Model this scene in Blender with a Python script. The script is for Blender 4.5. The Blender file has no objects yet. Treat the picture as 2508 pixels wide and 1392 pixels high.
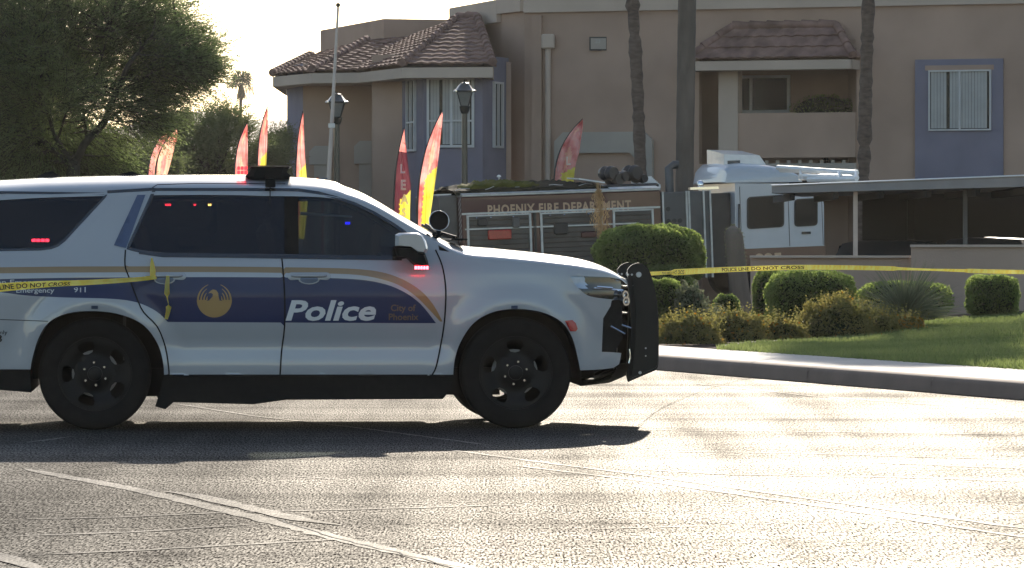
import bpy, bmesh, math, random
import numpy as np
from mathutils import Vector, Matrix
from mathutils.geometry import delaunay_2d_cdt

R = math.radians
S = bpy.context.scene
COL = S.collection
rng = np.random.default_rng(7)
random.seed(7)

# ------------------------------------------------------------------ camera, sky, sun, exposure
F = 10080.0          # focal length in photo pixels (photo 2508 x 1392)
H = 1.33             # camera height
CX, HY = 1254.0, 605.0   # principal column, horizon row
cam = bpy.data.cameras.new("camera")
cam.sensor_width = 36.0
cam.lens = 36.0 * F / 2508.0
cam.shift_y = (HY - 696.0) / 2508.0
cam.clip_start = 0.5
cam.clip_end = 8000
camo = bpy.data.objects.new("camera", cam)
camo.location = (0, 0, H)
camo.rotation_euler = (R(90), 0, 0)
COL.objects.link(camo)
S.camera = camo

HAZE = 0.00012
SUN_EL, SUN_AZ = 20.5, 4.6     # azimuth: degrees right of the view axis (+Y)
w = bpy.data.worlds.new("World")
S.world = w
w.use_nodes = True
nt = w.node_tree
bg = nt.nodes["Background"]
sky = nt.nodes.new("ShaderNodeTexSky")
sky.sky_type = 'NISHITA'
sky.sun_disc = False
sky.sun_elevation = R(SUN_EL)
sky.sun_rotation = R(SUN_AZ)
sky.air_density = 1.0
sky.dust_density = 0.6
sky.ozone_density = 1.0
nt.links.new(sky.outputs[0], bg.inputs[0])
bg.inputs[1].default_value = 0.15
sun = bpy.data.lights.new("sun", 'SUN')
sun.energy = 5.0
sun.angle = R(0.5)
sun.color = (1.0, 0.90, 0.76)
suno = bpy.data.objects.new("sun", sun)
d = Vector((math.sin(R(SUN_AZ)) * math.cos(R(SUN_EL)), math.cos(R(SUN_AZ)) * math.cos(R(SUN_EL)), math.sin(R(SUN_EL))))
suno.rotation_euler = d.to_track_quat('Z', 'Y').to_euler()
suno.location = (0, 0, 40)
COL.objects.link(suno)
S.view_settings.view_transform = 'Standard'
S.view_settings.look = 'None'
S.view_settings.exposure = 0.35
S.view_settings.gamma = 1.0
S.cycles.max_bounces = 8
S.cycles.transparent_max_bounces = 12
S.cycles.sample_clamp_indirect = 8

# ------------------------------------------------------------------ helpers
def P(px, py, Y):
    """world point seen at photo pixel (px,py) at distance Y"""
    return Vector(((px - CX) * Y / F, Y, H + (HY - py) * Y / F))

def G(px, py, z=0.0):
    """ground point seen at a pixel"""
    Y = (H - z) * F / (py - HY)
    return Vector(((px - CX) * Y / F, Y, z))

class Frame:
    """local frame: lets traced outlines be measured on a plane y=const of the thing's own axes"""
    def __init__(self, m):
        self.m = m
        self.inv = m.inverted()
        self.o = self.inv @ Vector((0, 0, H))
    def __call__(self, px, py, yl):
        dd = (self.inv.to_3x3() @ Vector(((px - CX) / F, 1.0, (HY - py) / F)))
        t = (yl - self.o.y) / dd.y
        q = self.o + dd * t
        return (q.x, q.z)

MATS = {}
def principled(name, col, rough=0.6, metal=0.0, spec=0.5, coat=0.0, noise=None, bump=None, emit=None, trans=0.0, coords='Object', aniso=None):
    m = bpy.data.materials.new(name)
    m.use_nodes = True
    t = m.node_tree
    b = t.nodes["Principled BSDF"]
    b.inputs["Base Color"].default_value = (*col, 1)
    b.inputs["Roughness"].default_value = rough
    b.inputs["Metallic"].default_value = metal
    b.inputs["Specular IOR Level"].default_value = spec
    b.inputs["Coat Weight"].default_value = coat
    b.inputs["Coat Roughness"].default_value = 0.03
    if emit:
        b.inputs["Emission Color"].default_value = (*emit[0], 1)
        b.inputs["Emission Strength"].default_value = emit[1]
    tc = None
    if noise or bump:
        tc = t.nodes.new("ShaderNodeTexCoord")
        mp = t.nodes.new("ShaderNodeMapping")
        if aniso: mp.inputs["Scale"].default_value = aniso
        t.links.new(tc.outputs[coords], mp.inputs[0])
    if noise:   # (scale, amount, detail)
        n = t.nodes.new("ShaderNodeTexNoise")
        n.inputs["Scale"].default_value = noise[0]
        n.inputs["Detail"].default_value = noise[2] if len(noise) > 2 else 4
        t.links.new(mp.outputs[0], n.inputs["Vector"])
        rp = t.nodes.new("ShaderNodeValToRGB")
        a = noise[1]
        rp.color_ramp.elements[0].position = 0.3
        rp.color_ramp.elements[1].position = 0.7
        rp.color_ramp.elements[0].color = (*[c * (1 - a) for c in col], 1)
        rp.color_ramp.elements[1].color = (*[min(1, c * (1 + a)) for c in col], 1)
        t.links.new(n.outputs[0], rp.inputs[0])
        t.links.new(rp.outputs[0], b.inputs["Base Color"])
    if bump:    # (scale, strength, distance)
        n2 = t.nodes.new("ShaderNodeTexNoise")
        n2.inputs["Scale"].default_value = bump[0]
        n2.inputs["Detail"].default_value = 3
        t.links.new(mp.outputs[0], n2.inputs["Vector"])
        bp = t.nodes.new("ShaderNodeBump")
        bp.inputs["Strength"].default_value = bump[1]
        bp.inputs["Distance"].default_value = bump[2]
        t.links.new(n2.outputs[0], bp.inputs["Height"])
        t.links.new(bp.outputs[0], b.inputs["Normal"])
    MATS[name] = m
    return m

def leafmat(name, c0, c1, tr=0.5, scale=2.0, trc=None):
    m = bpy.data.materials.new(name)
    m.use_nodes = True
    t = m.node_tree
    t.nodes.remove(t.nodes["Principled BSDF"])
    out = t.nodes["Material Output"]
    tc = t.nodes.new("ShaderNodeTexCoord")
    n = t.nodes.new("ShaderNodeTexNoise"); n.inputs["Scale"].default_value = scale; n.inputs["Detail"].default_value = 5
    t.links.new(tc.outputs["Object"], n.inputs["Vector"])
    rp = t.nodes.new("ShaderNodeValToRGB")
    rp.color_ramp.elements[0].position = 0.35; rp.color_ramp.elements[1].position = 0.65
    rp.color_ramp.elements[0].color = (*c0, 1); rp.color_ramp.elements[1].color = (*c1, 1)
    t.links.new(n.outputs[0], rp.inputs[0])
    df = t.nodes.new("ShaderNodeBsdfDiffuse"); tl = t.nodes.new("ShaderNodeBsdfTranslucent")
    gl = t.nodes.new("ShaderNodeBsdfGlossy"); gl.inputs["Roughness"].default_value = 0.45
    gl.inputs["Color"].default_value = (0.5, 0.5, 0.45, 1)
    hs = t.nodes.new("ShaderNodeHueSaturation"); hs.inputs["Value"].default_value = trc or 1.6; hs.inputs["Saturation"].default_value = 1.1
    t.links.new(rp.outputs[0], df.inputs[0]); t.links.new(rp.outputs[0], hs.inputs["Color"]); t.links.new(hs.outputs[0], tl.inputs[0])
    mx = t.nodes.new("ShaderNodeMixShader"); mx.inputs[0].default_value = tr
    t.links.new(df.outputs[0], mx.inputs[1]); t.links.new(tl.outputs[0], mx.inputs[2])
    m2 = t.nodes.new("ShaderNodeMixShader"); m2.inputs[0].default_value = 0.05
    t.links.new(mx.outputs[0], m2.inputs[1]); t.links.new(gl.outputs[0], m2.inputs[2])
    t.links.new(m2.outputs[0], out.inputs[0])
    MATS[name] = m
    return m

def glassmat(name, tint, gloss=0.04, rough=0.02):
    m = bpy.data.materials.new(name)
    m.use_nodes = True
    t = m.node_tree
    t.nodes.remove(t.nodes["Principled BSDF"])
    out = t.nodes["Material Output"]
    tr = t.nodes.new("ShaderNodeBsdfTransparent"); tr.inputs[0].default_value = (*tint, 1)
    gl = t.nodes.new("ShaderNodeBsdfGlossy"); gl.inputs["Roughness"].default_value = rough
    gl.inputs["Color"].default_value = (0.8, 0.85, 0.9, 1)
    fr = t.nodes.new("ShaderNodeFresnel"); fr.inputs[0].default_value = 1.5
    mx = t.nodes.new("ShaderNodeMixShader")
    t.links.new(fr.outputs[0], mx.inputs[0]); t.links.new(tr.outputs[0], mx.inputs[1]); t.links.new(gl.outputs[0], mx.inputs[2])
    t.links.new(mx.outputs[0], out.inputs[0])
    MATS[name] = m
    return m

def tag(o, label=None, cat=None, group=None, kind=None):
    if label: o['label'] = label
    if cat: o['category'] = cat
    if group: o['group'] = group
    if kind: o['kind'] = kind
    return o

def empty(name, loc=(0, 0, 0), rz=0.0, label=None, cat=None, group=None):
    o = bpy.data.objects.new(name, None)
    COL.objects.link(o)
    o.location = loc
    o.rotation_euler = (0, 0, rz)
    o.empty_display_size = 0.2
    return tag(o, label, cat, group)

class MB:
    def __init__(self):
        self.v = []; self.f = []; self.mi = []
        self.m = 0
    def add(self, vs, fs, mi=None):
        o = len(self.v)
        self.v.extend([tuple(p) for p in vs])
        self.f.extend([tuple(i + o for i in f) for f in fs])
        self.mi.extend([self.m if mi is None else mi] * len(fs))
        return self
    def box(self, a, b, mi=None, M=None, bev=0.0):
        x0, y0, z0 = a; x1, y1, z1 = b
        if bev > 0:
            c = bev
            vs = []
            for z, k in ((z0, c), (z0 + c, 0), (z1 - c, 0), (z1, c)):
                X0, X1, Y0, Y1 = x0 + k, x1 - k, y0 + k, y1 - k
                vs += [(X0 + c, Y0, z), (X1 - c, Y0, z), (X1, Y0 + c, z), (X1, Y1 - c, z), (X1 - c, Y1, z), (X0 + c, Y1, z), (X0, Y1 - c, z), (X0, Y0 + c, z)]
            fs = [tuple(range(7, -1, -1)), tuple(range(24, 32))]
            for r in range(3):
                for i in range(8):
                    j = (i + 1) % 8
                    fs.append((r * 8 + i, r * 8 + j, r * 8 + 8 + j, r * 8 + 8 + i))
        else:
            vs = [(x0, y0, z0), (x1, y0, z0), (x1, y1, z0), (x0, y1, z0), (x0, y0, z1), (x1, y0, z1), (x1, y1, z1), (x0, y1, z1)]
            fs = [(3, 2, 1, 0), (4, 5, 6, 7), (0, 1, 5, 4), (1, 2, 6, 5), (2, 3, 7, 6), (3, 0, 4, 7)]
        if M is not None: vs = [M @ Vector(q) for q in vs]
        return self.add(vs, fs, mi)
    def tube(self, pts, rad, n=8, mi=None, cap=True):
        pts = [Vector(p) for p in pts]
        if not hasattr(rad, '__len__'): rad = [rad] * len(pts)
        vs = []; fs = []
        up = None
        for i, p in enumerate(pts):
            t = (pts[min(i + 1, len(pts) - 1)] - pts[max(i - 1, 0)])
            t.normalize()
            if up is None:
                up = Vector((0, 0, 1)) if abs(t.z) < 0.9 else Vector((1, 0, 0))
            a = t.cross(up); a.normalize(); b = a.cross(t); b.normalize(); up = b
            for k in range(n):
                an = 2 * math.pi * k / n
                vs.append(p + (a * math.cos(an) + b * math.sin(an)) * rad[i])
        for i in range(len(pts) - 1):
            for k in range(n):
                k2 = (k + 1) % n
                fs.append((i * n + k, i * n + k2, (i + 1) * n + k2, (i + 1) * n + k))
        if cap:
            fs.append(tuple(range(n - 1, -1, -1))); fs.append(tuple((len(pts) - 1) * n + k for k in range(n)))
        return self.add(vs, fs, mi)
    def lathe(self, prof, n=32, M=None, mi=None):
        """prof: (r, h) around local Z, M places it"""
        vs = []; fs = []
        for r, h in prof:
            for k in range(n):
                an = 2 * math.pi * k / n
                vs.append(Vector((r * math.cos(an), r * math.sin(an), h)))
        for i in range(len(prof) - 1):
            for k in range(n):
                k2 = (k + 1) % n
                fs.append((i * n + k, i * n + k2, (i + 1) * n + k2, (i + 1) * n + k))
        if M is not None: vs = [M @ q for q in vs]
        return self.add(vs, fs, mi)
    def prism(self, poly, y0, y1, mi=None, M=None):
        """poly in (x,z), CCW seen from -y, extruded along y"""
        n = len(poly)
        vs = [Vector((x, y0, z)) for x, z in poly] + [Vector((x, y1, z)) for x, z in poly]
        fs = [tuple(range(n)), tuple(range(2 * n - 1, n - 1, -1))]
        for i in range(n):
            j = (i + 1) % n
            fs.append((j, i, n + i, n + j))
        if M is not None: vs = [M @ q for q in vs]
        return self.add(vs, fs, mi)
    def quad(self, a, b, c, d_, mi=None):
        return self.add([a, b, c, d_], [(0, 1, 2, 3)], mi)
    def grid(self, rows, mi=None, closed=False):
        nr = len(rows); nc = len(rows[0]); vs = [p for r in rows for p in r]; fs = []
        for i in range(nr - 1):
            for j in range(nc - (0 if closed else 1)):
                j2 = (j + 1) % nc
                fs.append((i * nc + j, i * nc + j2, (i + 1) * nc + j2, (i + 1) * nc + j))
        return self.add(vs, fs, mi)
    def build(self, name, mats, parent=None, smooth=False, fix=False):
        me = bpy.data.meshes.new(name)
        me.from_pydata(self.v, [], self.f)
        if not isinstance(mats, (list, tuple)): mats = [mats]
        for m in mats: me.materials.append(m)
        if len(mats) > 1: me.polygons.foreach_set("material_index", self.mi)
        if fix:
            bm = bmesh.new(); bm.from_mesh(me); bmesh.ops.recalc_face_normals(bm, faces=bm.faces); bm.to_mesh(me); bm.free()
        if smooth is True:
            me.polygons.foreach_set("use_smooth", [True] * len(me.polygons))
        elif smooth:
            me.polygons.foreach_set("use_smooth", [True] * len(me.polygons))
            try: me.set_sharp_from_angle(angle=R(smooth))
            except Exception: pass
        o = bpy.data.objects.new(name, me)
        COL.objects.link(o)
        if parent: o.parent = parent
        return o

def rawmesh(name, verts, faces_flat, nper, mat, parent=None, smooth=False):
    """numpy fast path: verts (N,3), faces (M*nper)"""
    me = bpy.data.meshes.new(name)
    nf = len(faces_flat) // nper
    me.vertices.add(len(verts)); me.loops.add(nf * nper); me.polygons.add(nf)
    me.vertices.foreach_set("co", np.asarray(verts, dtype=np.float32).ravel())
    me.loops.foreach_set("vertex_index", np.asarray(faces_flat, dtype=np.int32))
    me.polygons.foreach_set("loop_start", np.arange(0, nf * nper, nper, dtype=np.int32))
    me.materials.append(mat)
    me.update(calc_edges=True)
    me.validate()
    o = bpy.data.objects.new(name, me)
    COL.objects.link(o)
    if parent: o.parent = parent
    return o

def leaf_arrays(c, L, W, dirs=None):
    """diamond leaves: c (N,3) centres, L,W lengths (N,) ; random or given long-axis directions"""
    n = len(c)
    if dirs is None:
        dirs = rng.normal(size=(n, 3))
    dirs = dirs / np.linalg.norm(dirs, axis=1, keepdims=True)
    r = rng.normal(size=(n, 3))
    side = np.cross(dirs, r); side /= np.linalg.norm(side, axis=1, keepdims=True) + 1e-9
    L = np.broadcast_to(L, (n,))[:, None]; W = np.broadcast_to(W, (n,))[:, None]
    v = np.stack([c - dirs * L / 2, c + side * W / 2, c + dirs * L / 2, c - side * W / 2], axis=1).reshape(-1, 3)
    return v, np.arange(4 * n)

def copy_tree(o, parent=None):
    c = o.copy(); COL.objects.link(c); c.parent = parent
    for ch in [q for q in o.children]: copy_tree(ch, c)
    return c

def text_mesh(txt, size=1.0, bold=0.0, spacing=1.0):
    cu = bpy.data.curves.new("t", 'FONT')
    cu.body = txt; cu.size = size; cu.offset = bold; cu.space_character = spacing; cu.fill_mode = 'FRONT'
    cu.resolution_u = 3
    o = bpy.data.objects.new("t", cu); COL.objects.link(o)
    dg = bpy.context.evaluated_depsgraph_get()
    me = bpy.data.meshes.new_from_object(o.evaluated_get(dg))
    v = [tuple(q.co) for q in me.vertices]; f = [tuple(p.vertices) for p in me.polygons]
    bpy.data.objects.remove(o); bpy.data.meshes.remove(me); bpy.data.curves.remove(cu)
    return v, f

def inpoly(x, z, poly):
    c = False; n = len(poly); j = n - 1
    for i in range(n):
        xi, zi = poly[i]; xj, zj = poly[j]
        if (zi > z) != (zj > z) and x < (xj - xi) * (z - zi) / (zj - zi) + xi: c = not c
        j = i
    return c

def densify(poly, step, closed=True):
    out = []; n = len(poly)
    for i in range(n if closed else n - 1):
        a = poly[i]; b = poly[(i + 1) % n]
        k = max(1, int(math.hypot(a[0] - b[0], a[1] - b[1]) / step))
        for q in range(k): out.append((a[0] + (b[0] - a[0]) * q / k, a[1] + (b[1] - a[1]) * q / k))
    if not closed: out.append(poly[-1])
    return out

def smoothline(pts, n=6):
    """catmull-rom through points (2D)"""
    out = []
    for i in range(len(pts) - 1):
        p0 = pts[max(i - 1, 0)]; p1 = pts[i]; p2 = pts[i + 1]; p3 = pts[min(i + 2, len(pts) - 1)]
        for k in range(n):
            t = k / n
            out.append(tuple(0.5 * ((2 * p1[a]) + (-p0[a] + p2[a]) * t + (2 * p0[a] - 5 * p1[a] + 4 * p2[a] - p3[a]) * t * t + (-p0[a] + 3 * p1[a] - 3 * p2[a] + p3[a]) * t ** 3) for a in (0, 1)))
    out.append(tuple(pts[-1]))
    return out

def cdt_fill(outer, holes=(), lines=(), step=0.05):
    vs = []; es = []
    def loop(pl, closed):
        o = len(vs); vs.extend([Vector(p) for p in pl])
        for i in range(len(pl) - (0 if closed else 1)): es.append((o + i, o + (i + 1) % len(pl)))
    loops = [densify(outer, step)] + [densify(h, step) for h in holes]
    for l in loops: loop(l, True)
    for l in lines: loop(densify(l, step, False), False)
    xs = [p[0] for p in outer]; zs = [p[1] for p in outer]
    x = min(xs) + step / 2
    while x < max(xs):
        z = min(zs) + step / 2
        while z < max(zs):
            if inpoly(x, z, outer): vs.append(Vector((x, z)))
            z += step
        x += step
    rv, re, rf, *_ = delaunay_2d_cdt(vs, es, [], 0, 1e-5)
    fs = []
    for f in rf:
        cx = sum(rv[i][0] for i in f) / len(f); cz = sum(rv[i][1] for i in f) / len(f)
        if not inpoly(cx, cz, loops[0]): continue
        if any(inpoly(cx, cz, h) for h in loops[1:]): continue
        a = sum(rv[f[i]][0] * rv[f[(i + 1) % len(f)]][1] - rv[f[(i + 1) % len(f)]][0] * rv[f[i]][1] for i in range(len(f)))
        fs.append(tuple(f) if a > 0 else tuple(reversed(f)))
    return [(p[0], p[1]) for p in rv], fs

# ------------------------------------------------------------------ materials
principled('paint_white', (0.365, 0.368, 0.375), 0.36, coat=1.0, noise=(3.0, 0.02))
principled('paint_blue', (0.008, 0.018, 0.075), 0.45, coat=0.25, spec=0.3, noise=(3.0, 0.05))
principled('paint_gold', (0.27, 0.165, 0.06), 0.4, coat=0.6, noise=(3.0, 0.04))
principled('decal_white', (0.60, 0.60, 0.58), 0.4)
principled('decal_gold', (0.36, 0.21, 0.065), 0.4)
principled('decal_dimgold', (0.12, 0.075, 0.04), 0.4)
principled('black_plastic', (0.010, 0.0098, 0.0095), 0.7, spec=0.12, noise=(20, 0.2), bump=(300, 0.1, 0.002))
principled('black_gloss', (0.015, 0.015, 0.016), 0.12, coat=1.0, bump=(8, 0.03, 0.01))
principled('black_steel', (0.008, 0.008, 0.0078), 0.38, spec=0.25, coat=0.12, bump=(60, 0.05, 0.002))
principled('rubber', (0.011, 0.0108, 0.0105), 0.85, spec=0.12, noise=(14, 0.25), bump=(120, 0.3, 0.003))
principled('wheel_black', (0.006, 0.006, 0.006), 0.5, spec=0.2, noise=(20, 0.2))
principled('chrome', (0.75, 0.75, 0.76), 0.12, metal=1.0, bump=(10, 0.02, 0.01))
principled('satin_silver', (0.09, 0.115, 0.175), 0.3, metal=0.5, noise=(8, 0.05))
principled('rotor', (0.22, 0.215, 0.21), 0.5, metal=0.5, noise=(12, 0.2))
principled('interior', (0.035, 0.036, 0.036), 0.75, noise=(10, 0.2))
principled('seat_fabric', (0.05, 0.05, 0.052), 0.85, noise=(40, 0.2))
principled('lens_red', (0.45, 0.02, 0.02), 0.25, coat=0.5, noise=(30, 0.15))
principled('lens_clear', (0.35, 0.42, 0.52), 0.15, coat=1.0, noise=(9, 0.25))
principled('lamp_red', (0.8, 0.02, 0.02), 0.4, emit=((1.0, 0.05, 0.07), 14.0))
principled('lamp_red_dim', (0.8, 0.02, 0.02), 0.4, emit=((1.0, 0.03, 0.04), 2.2))
principled('lamp_inside_red', (0.8, 0.02, 0.02), 0.4, emit=((1.0, 0.03, 0.05), 45.0))
principled('lamp_inside_rear', (0.8, 0.02, 0.02), 0.4, emit=((1.0, 0.02, 0.04), 110.0))
principled('lamp_inside_amber', (0.8, 0.5, 0.1), 0.4, emit=((1.0, 0.55, 0.12), 70.0))
principled('lamp_blue', (0.02, 0.02, 0.8), 0.4, emit=((0.01, 0.01, 1.0), 5.0))
glassmat('glass_dark', (0.035, 0.037, 0.04))
glassmat('glass_front', (0.24, 0.27, 0.25))
glassmat('glass_clear', (0.75, 0.78, 0.78))
principled('stucco', (0.42, 0.295, 0.225), 0.9, noise=(0.55, 0.14, 8), bump=(60, 0.25, 0.01), spec=0.1)
principled('stucco_dark', (0.38, 0.27, 0.21), 0.9, noise=(0.6, 0.10, 6), bump=(60, 0.25, 0.01), spec=0.1)
principled('stucco_band', (0.52, 0.42, 0.34), 0.9, noise=(0.8, 0.08, 6), bump=(60, 0.2, 0.01), spec=0.1)
principled('stucco_blue', (0.20, 0.195, 0.25), 0.9, noise=(0.9, 0.12, 6), bump=(60, 0.25, 0.01), spec=0.1)
principled('stucco_grey', (0.40, 0.36, 0.31), 0.9, noise=(0.8, 0.08, 6), bump=(60, 0.2, 0.01), spec=0.1)
principled('clay_tile', (0.23, 0.145, 0.12), 0.95, spec=0.1, noise=(2.6, 0.35, 8), bump=(30, 0.3, 0.01))
principled('white_frame', (0.55, 0.55, 0.54), 0.5, noise=(5, 0.05))
principled('dark_room', (0.03, 0.035, 0.035), 0.9, noise=(2, 0.2))
principled('window_pane', (0.012, 0.013, 0.014), 0.2, spec=0.15, noise=(0.8, 0.3))
principled('blind', (0.42, 0.42, 0.40), 0.8, noise=(3, 0.08))
principled('block_wall', (0.44, 0.32, 0.25), 0.9, noise=(0.8, 0.10, 6), bump=(40, 0.3, 0.01), spec=0.1)
principled('carport_fascia', (0.28, 0.265, 0.25), 0.7, noise=(1.2, 0.10, 5))
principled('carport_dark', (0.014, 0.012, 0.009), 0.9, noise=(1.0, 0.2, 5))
principled('galvanised', (0.55, 0.55, 0.53), 0.42, metal=0.6, noise=(6, 0.15))
principled('white_metal', (0.78, 0.78, 0.76), 0.3, coat=0.5, noise=(6, 0.06))
principled('lamp_metal', (0.02, 0.025, 0.022), 0.35, coat=0.3, noise=(8, 0.2))
principled('frosted', (0.16, 0.17, 0.16), 0.5, noise=(8, 0.1))
principled('pole_metal', (0.42, 0.37, 0.35), 0.35, metal=0.4, noise=(4, 0.08))
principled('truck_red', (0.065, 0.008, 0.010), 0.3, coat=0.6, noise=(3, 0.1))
principled('truck_white', (0.50, 0.53, 0.56), 0.3, coat=0.6, noise=(3, 0.04))
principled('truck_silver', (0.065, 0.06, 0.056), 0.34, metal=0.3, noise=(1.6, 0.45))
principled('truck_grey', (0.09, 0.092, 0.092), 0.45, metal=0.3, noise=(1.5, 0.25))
principled('truck_black', (0.02, 0.02, 0.022), 0.4, noise=(5, 0.2))
principled('tarp_dark', (0.016, 0.018, 0.012), 0.9, spec=0.05, noise=(4, 0.35), bump=(6, 0.6, 0.05))
principled('tarp_yellow', (0.08, 0.085, 0.012), 0.9, spec=0.05, noise=(3, 0.3), bump=(5, 0.6, 0.05))
principled('gold_leaf', (0.55, 0.36, 0.22), 0.45, noise=(20, 0.1))
principled('stripe_white', (0.75, 0.74, 0.72), 0.25, metal=0.3, noise=(20, 0.1))
principled('bark_palm', (0.13, 0.095, 0.075), 0.95, noise=(6, 0.35, 6), bump=(25, 0.8, 0.03), aniso=(1, 1, 3))
principled('bark_smooth', (0.12, 0.098, 0.08), 0.95, noise=(4, 0.25, 6), bump=(20, 0.5, 0.02), aniso=(1, 1, 0.3))
principled('bark_dark', (0.05, 0.045, 0.035), 0.95, noise=(8, 0.3, 6), bump=(30, 0.6, 0.02))
principled('cactus_skin', (0.22, 0.17, 0.135), 0.9, noise=(5, 0.2, 6), aniso=(1, 1, 0.3))
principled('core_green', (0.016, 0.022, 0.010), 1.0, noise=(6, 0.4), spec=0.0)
principled('soil', (0.13, 0.09, 0.07), 1.0, noise=(3, 0.3, 8), bump=(50, 0.6, 0.02), spec=0.1)
principled('gravel', (0.20, 0.155, 0.125), 1.0, noise=(8, 0.35, 10), bump=(60, 0.6, 0.02), spec=0.1)
principled('lawn_soil', (0.075, 0.085, 0.04), 1.0, noise=(1.2, 0.25, 6), spec=0.0)
principled('curb_concrete', (0.20, 0.14, 0.108), 0.85, noise=(2.5, 0.12, 8), bump=(80, 0.3, 0.004))
principled('sidewalk_concrete', (0.42, 0.38, 0.34), 0.8, noise=(1.2, 0.14, 8), bump=(90, 0.3, 0.004))
principled('dark_car', (0.03, 0.035, 0.04), 0.3, coat=0.7, noise=(2, 0.1))
leafmat('leaf_mesquite', (0.068, 0.092, 0.040), (0.165, 0.200, 0.085), 0.5, 0.9, 2.4)
leafmat('leaf_far', (0.070, 0.085, 0.040), (0.13, 0.15, 0.065), 0.45, 1.2, 1.8)
leafmat('leaf_hedge', (0.036, 0.048, 0.016), (0.066, 0.080, 0.026), 0.6, 3.0, 7.0)
leafmat('leaf_grey', (0.11, 0.125, 0.075), (0.17, 0.18, 0.11), 0.35, 3.0, 1.8)
leafmat('leaf_lantana', (0.10, 0.098, 0.036), (0.20, 0.17, 0.06), 0.45, 4.0, 2.6)
leafmat('flower_orange', (0.40, 0.17, 0.03), (0.46, 0.26, 0.05), 0.4, 5.0, 1.2)
leafmat('leaf_palm', (0.045, 0.060, 0.025), (0.08, 0.09, 0.04), 0.25, 2.0, 1.5)
leafmat('leaf_dead', (0.14, 0.10, 0.06), (0.22, 0.16, 0.09), 0.3, 3.0, 1.3)
leafmat('grass_blade', (0.080, 0.100, 0.036), (0.125, 0.145, 0.056), 0.5, 0.6, 3.0)
leafmat('straw', (0.38, 0.26, 0.13), (0.50, 0.36, 0.20), 0.4, 3.0, 1.3)

def clothmat(name, c0, c1, tr=0.6):
    return leafmat(name, c0, c1, tr, 3.2, 2.1)
clothmat('flag_red', (0.50, 0.13, 0.12), (0.76, 0.42, 0.38), 0.5)
clothmat('flag_pale', (0.62, 0.30, 0.22), (0.75, 0.50, 0.38), 0.6)
clothmat('flag_yellow', (0.60, 0.50, 0.08), (0.70, 0.62, 0.16), 0.5)
clothmat('flag_white', (0.7, 0.62, 0.55), (0.8, 0.75, 0.68), 0.5)
clothmat('flag_red_shaded', (0.12, 0.03, 0.045), (0.16, 0.05, 0.06), 0.3)  # dull red cloth, stands for the shaded part of a red flag
MATS['tape_yellow'] = leafmat('tape_yellow', (0.66, 0.50, 0.10), (0.78, 0.64, 0.20), 0.62, 9.0, 2.2)
clothmat('tape_black', (0.02, 0.02, 0.02), (0.03, 0.03, 0.03), 0.1)

# asphalt: dark binder with aggregate facets that glint against the sun
def asphalt(name='asphalt', gl0=0.0, gl1=0.152, base=0.62):
    m = bpy.data.materials.new(name); m.use_nodes = True
    t = m.node_tree; t.nodes.remove(t.nodes["Principled BSDF"]); out = t.nodes["Material Output"]
    tc = t.nodes.new("ShaderNodeTexCoord")
    def mapn(sc, rot=0):
        mp = t.nodes.new("ShaderNodeMapping"); mp.inputs["Scale"].default_value = sc; mp.inputs["Rotation"].default_value = (0, 0, rot)
        t.links.new(tc.outputs["Object"], mp.inputs[0]); return mp
    def noise(mp, s, det=2, rough=0.5):
        n = t.nodes.new("ShaderNodeTexNoise"); n.inputs["Scale"].default_value = s; n.inputs["Detail"].default_value = det
        n.inputs["Roughness"].default_value = rough
        t.links.new(mp.outputs[0], n.inputs["Vector"]); return n
    grain = noise(mapn((1, 0.12, 1)), 92.0, 2, 0.7)
    patch = noise(mapn((0.10, 1.0, 1), R(4)), 0.8, 6, 0.6)
    wear = noise(mapn((1.0, 0.05, 1), R(-18)), 1.6, 5, 0.6)
    rp = t.nodes.new("ShaderNodeValToRGB")
    rp.color_ramp.elements[0].position = 0.36; rp.color_ramp.elements[1].position = 0.68
    rp.color_ramp.elements[0].color = (0.014 * base, 0.0135 * base, 0.013 * base, 1); rp.color_ramp.elements[1].color = (0.075 * base, 0.067 * base, 0.058 * base, 1)
    t.links.new(grain.outputs[0], rp.inputs[0])
    df = t.nodes.new("ShaderNodeBsdfDiffuse"); t.links.new(rp.outputs[0], df.inputs[0])
    gl = t.nodes.new("ShaderNodeBsdfGlossy"); gl.inputs["Roughness"].default_value = 0.56; gl.inputs["Color"].default_value = (1.0, 0.97, 0.92, 1)
    sp = t.nodes.new("ShaderNodeMapRange"); sp.inputs["From Min"].default_value = 0.36; sp.inputs["From Max"].default_value = 0.68
    sp.inputs["To Min"].default_value = gl0; sp.inputs["To Max"].default_value = gl1
    t.links.new(grain.outputs[0], sp.inputs[0])
    ad = t.nodes.new("ShaderNodeMath"); ad.operation = 'ADD'
    t.links.new(patch.outputs[0], ad.inputs[0]); t.links.new(wear.outputs[0], ad.inputs[1])
    mr = t.nodes.new("ShaderNodeMapRange"); mr.inputs["From Min"].default_value = 0.75; mr.inputs["From Max"].default_value = 1.3
    mr.inputs["To Min"].default_value = 0.5; mr.inputs["To Max"].default_value = 1.65
    t.links.new(ad.outputs[0], mr.inputs[0])
    mu = t.nodes.new("ShaderNodeMath"); mu.operation = 'MULTIPLY'; t.links.new(sp.outputs[0], mu.inputs[0]); t.links.new(mr.outputs[0], mu.inputs[1])
    mx = t.nodes.new("ShaderNodeMixShader"); t.links.new(mu.outputs[0], mx.inputs[0]); t.links.new(df.outputs[0], mx.inputs[1]); t.links.new(gl.outputs[0], mx.inputs[2])
    t.links.new(mx.outputs[0], out.inputs[0])
    MATS[name] = m
asphalt()
asphalt('seam_sealant', 0.095, 0.125, 3.0)
principled('crack_dark', (0.02, 0.018, 0.016), 0.9, noise=(5, 0.2))
M = MATS

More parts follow.
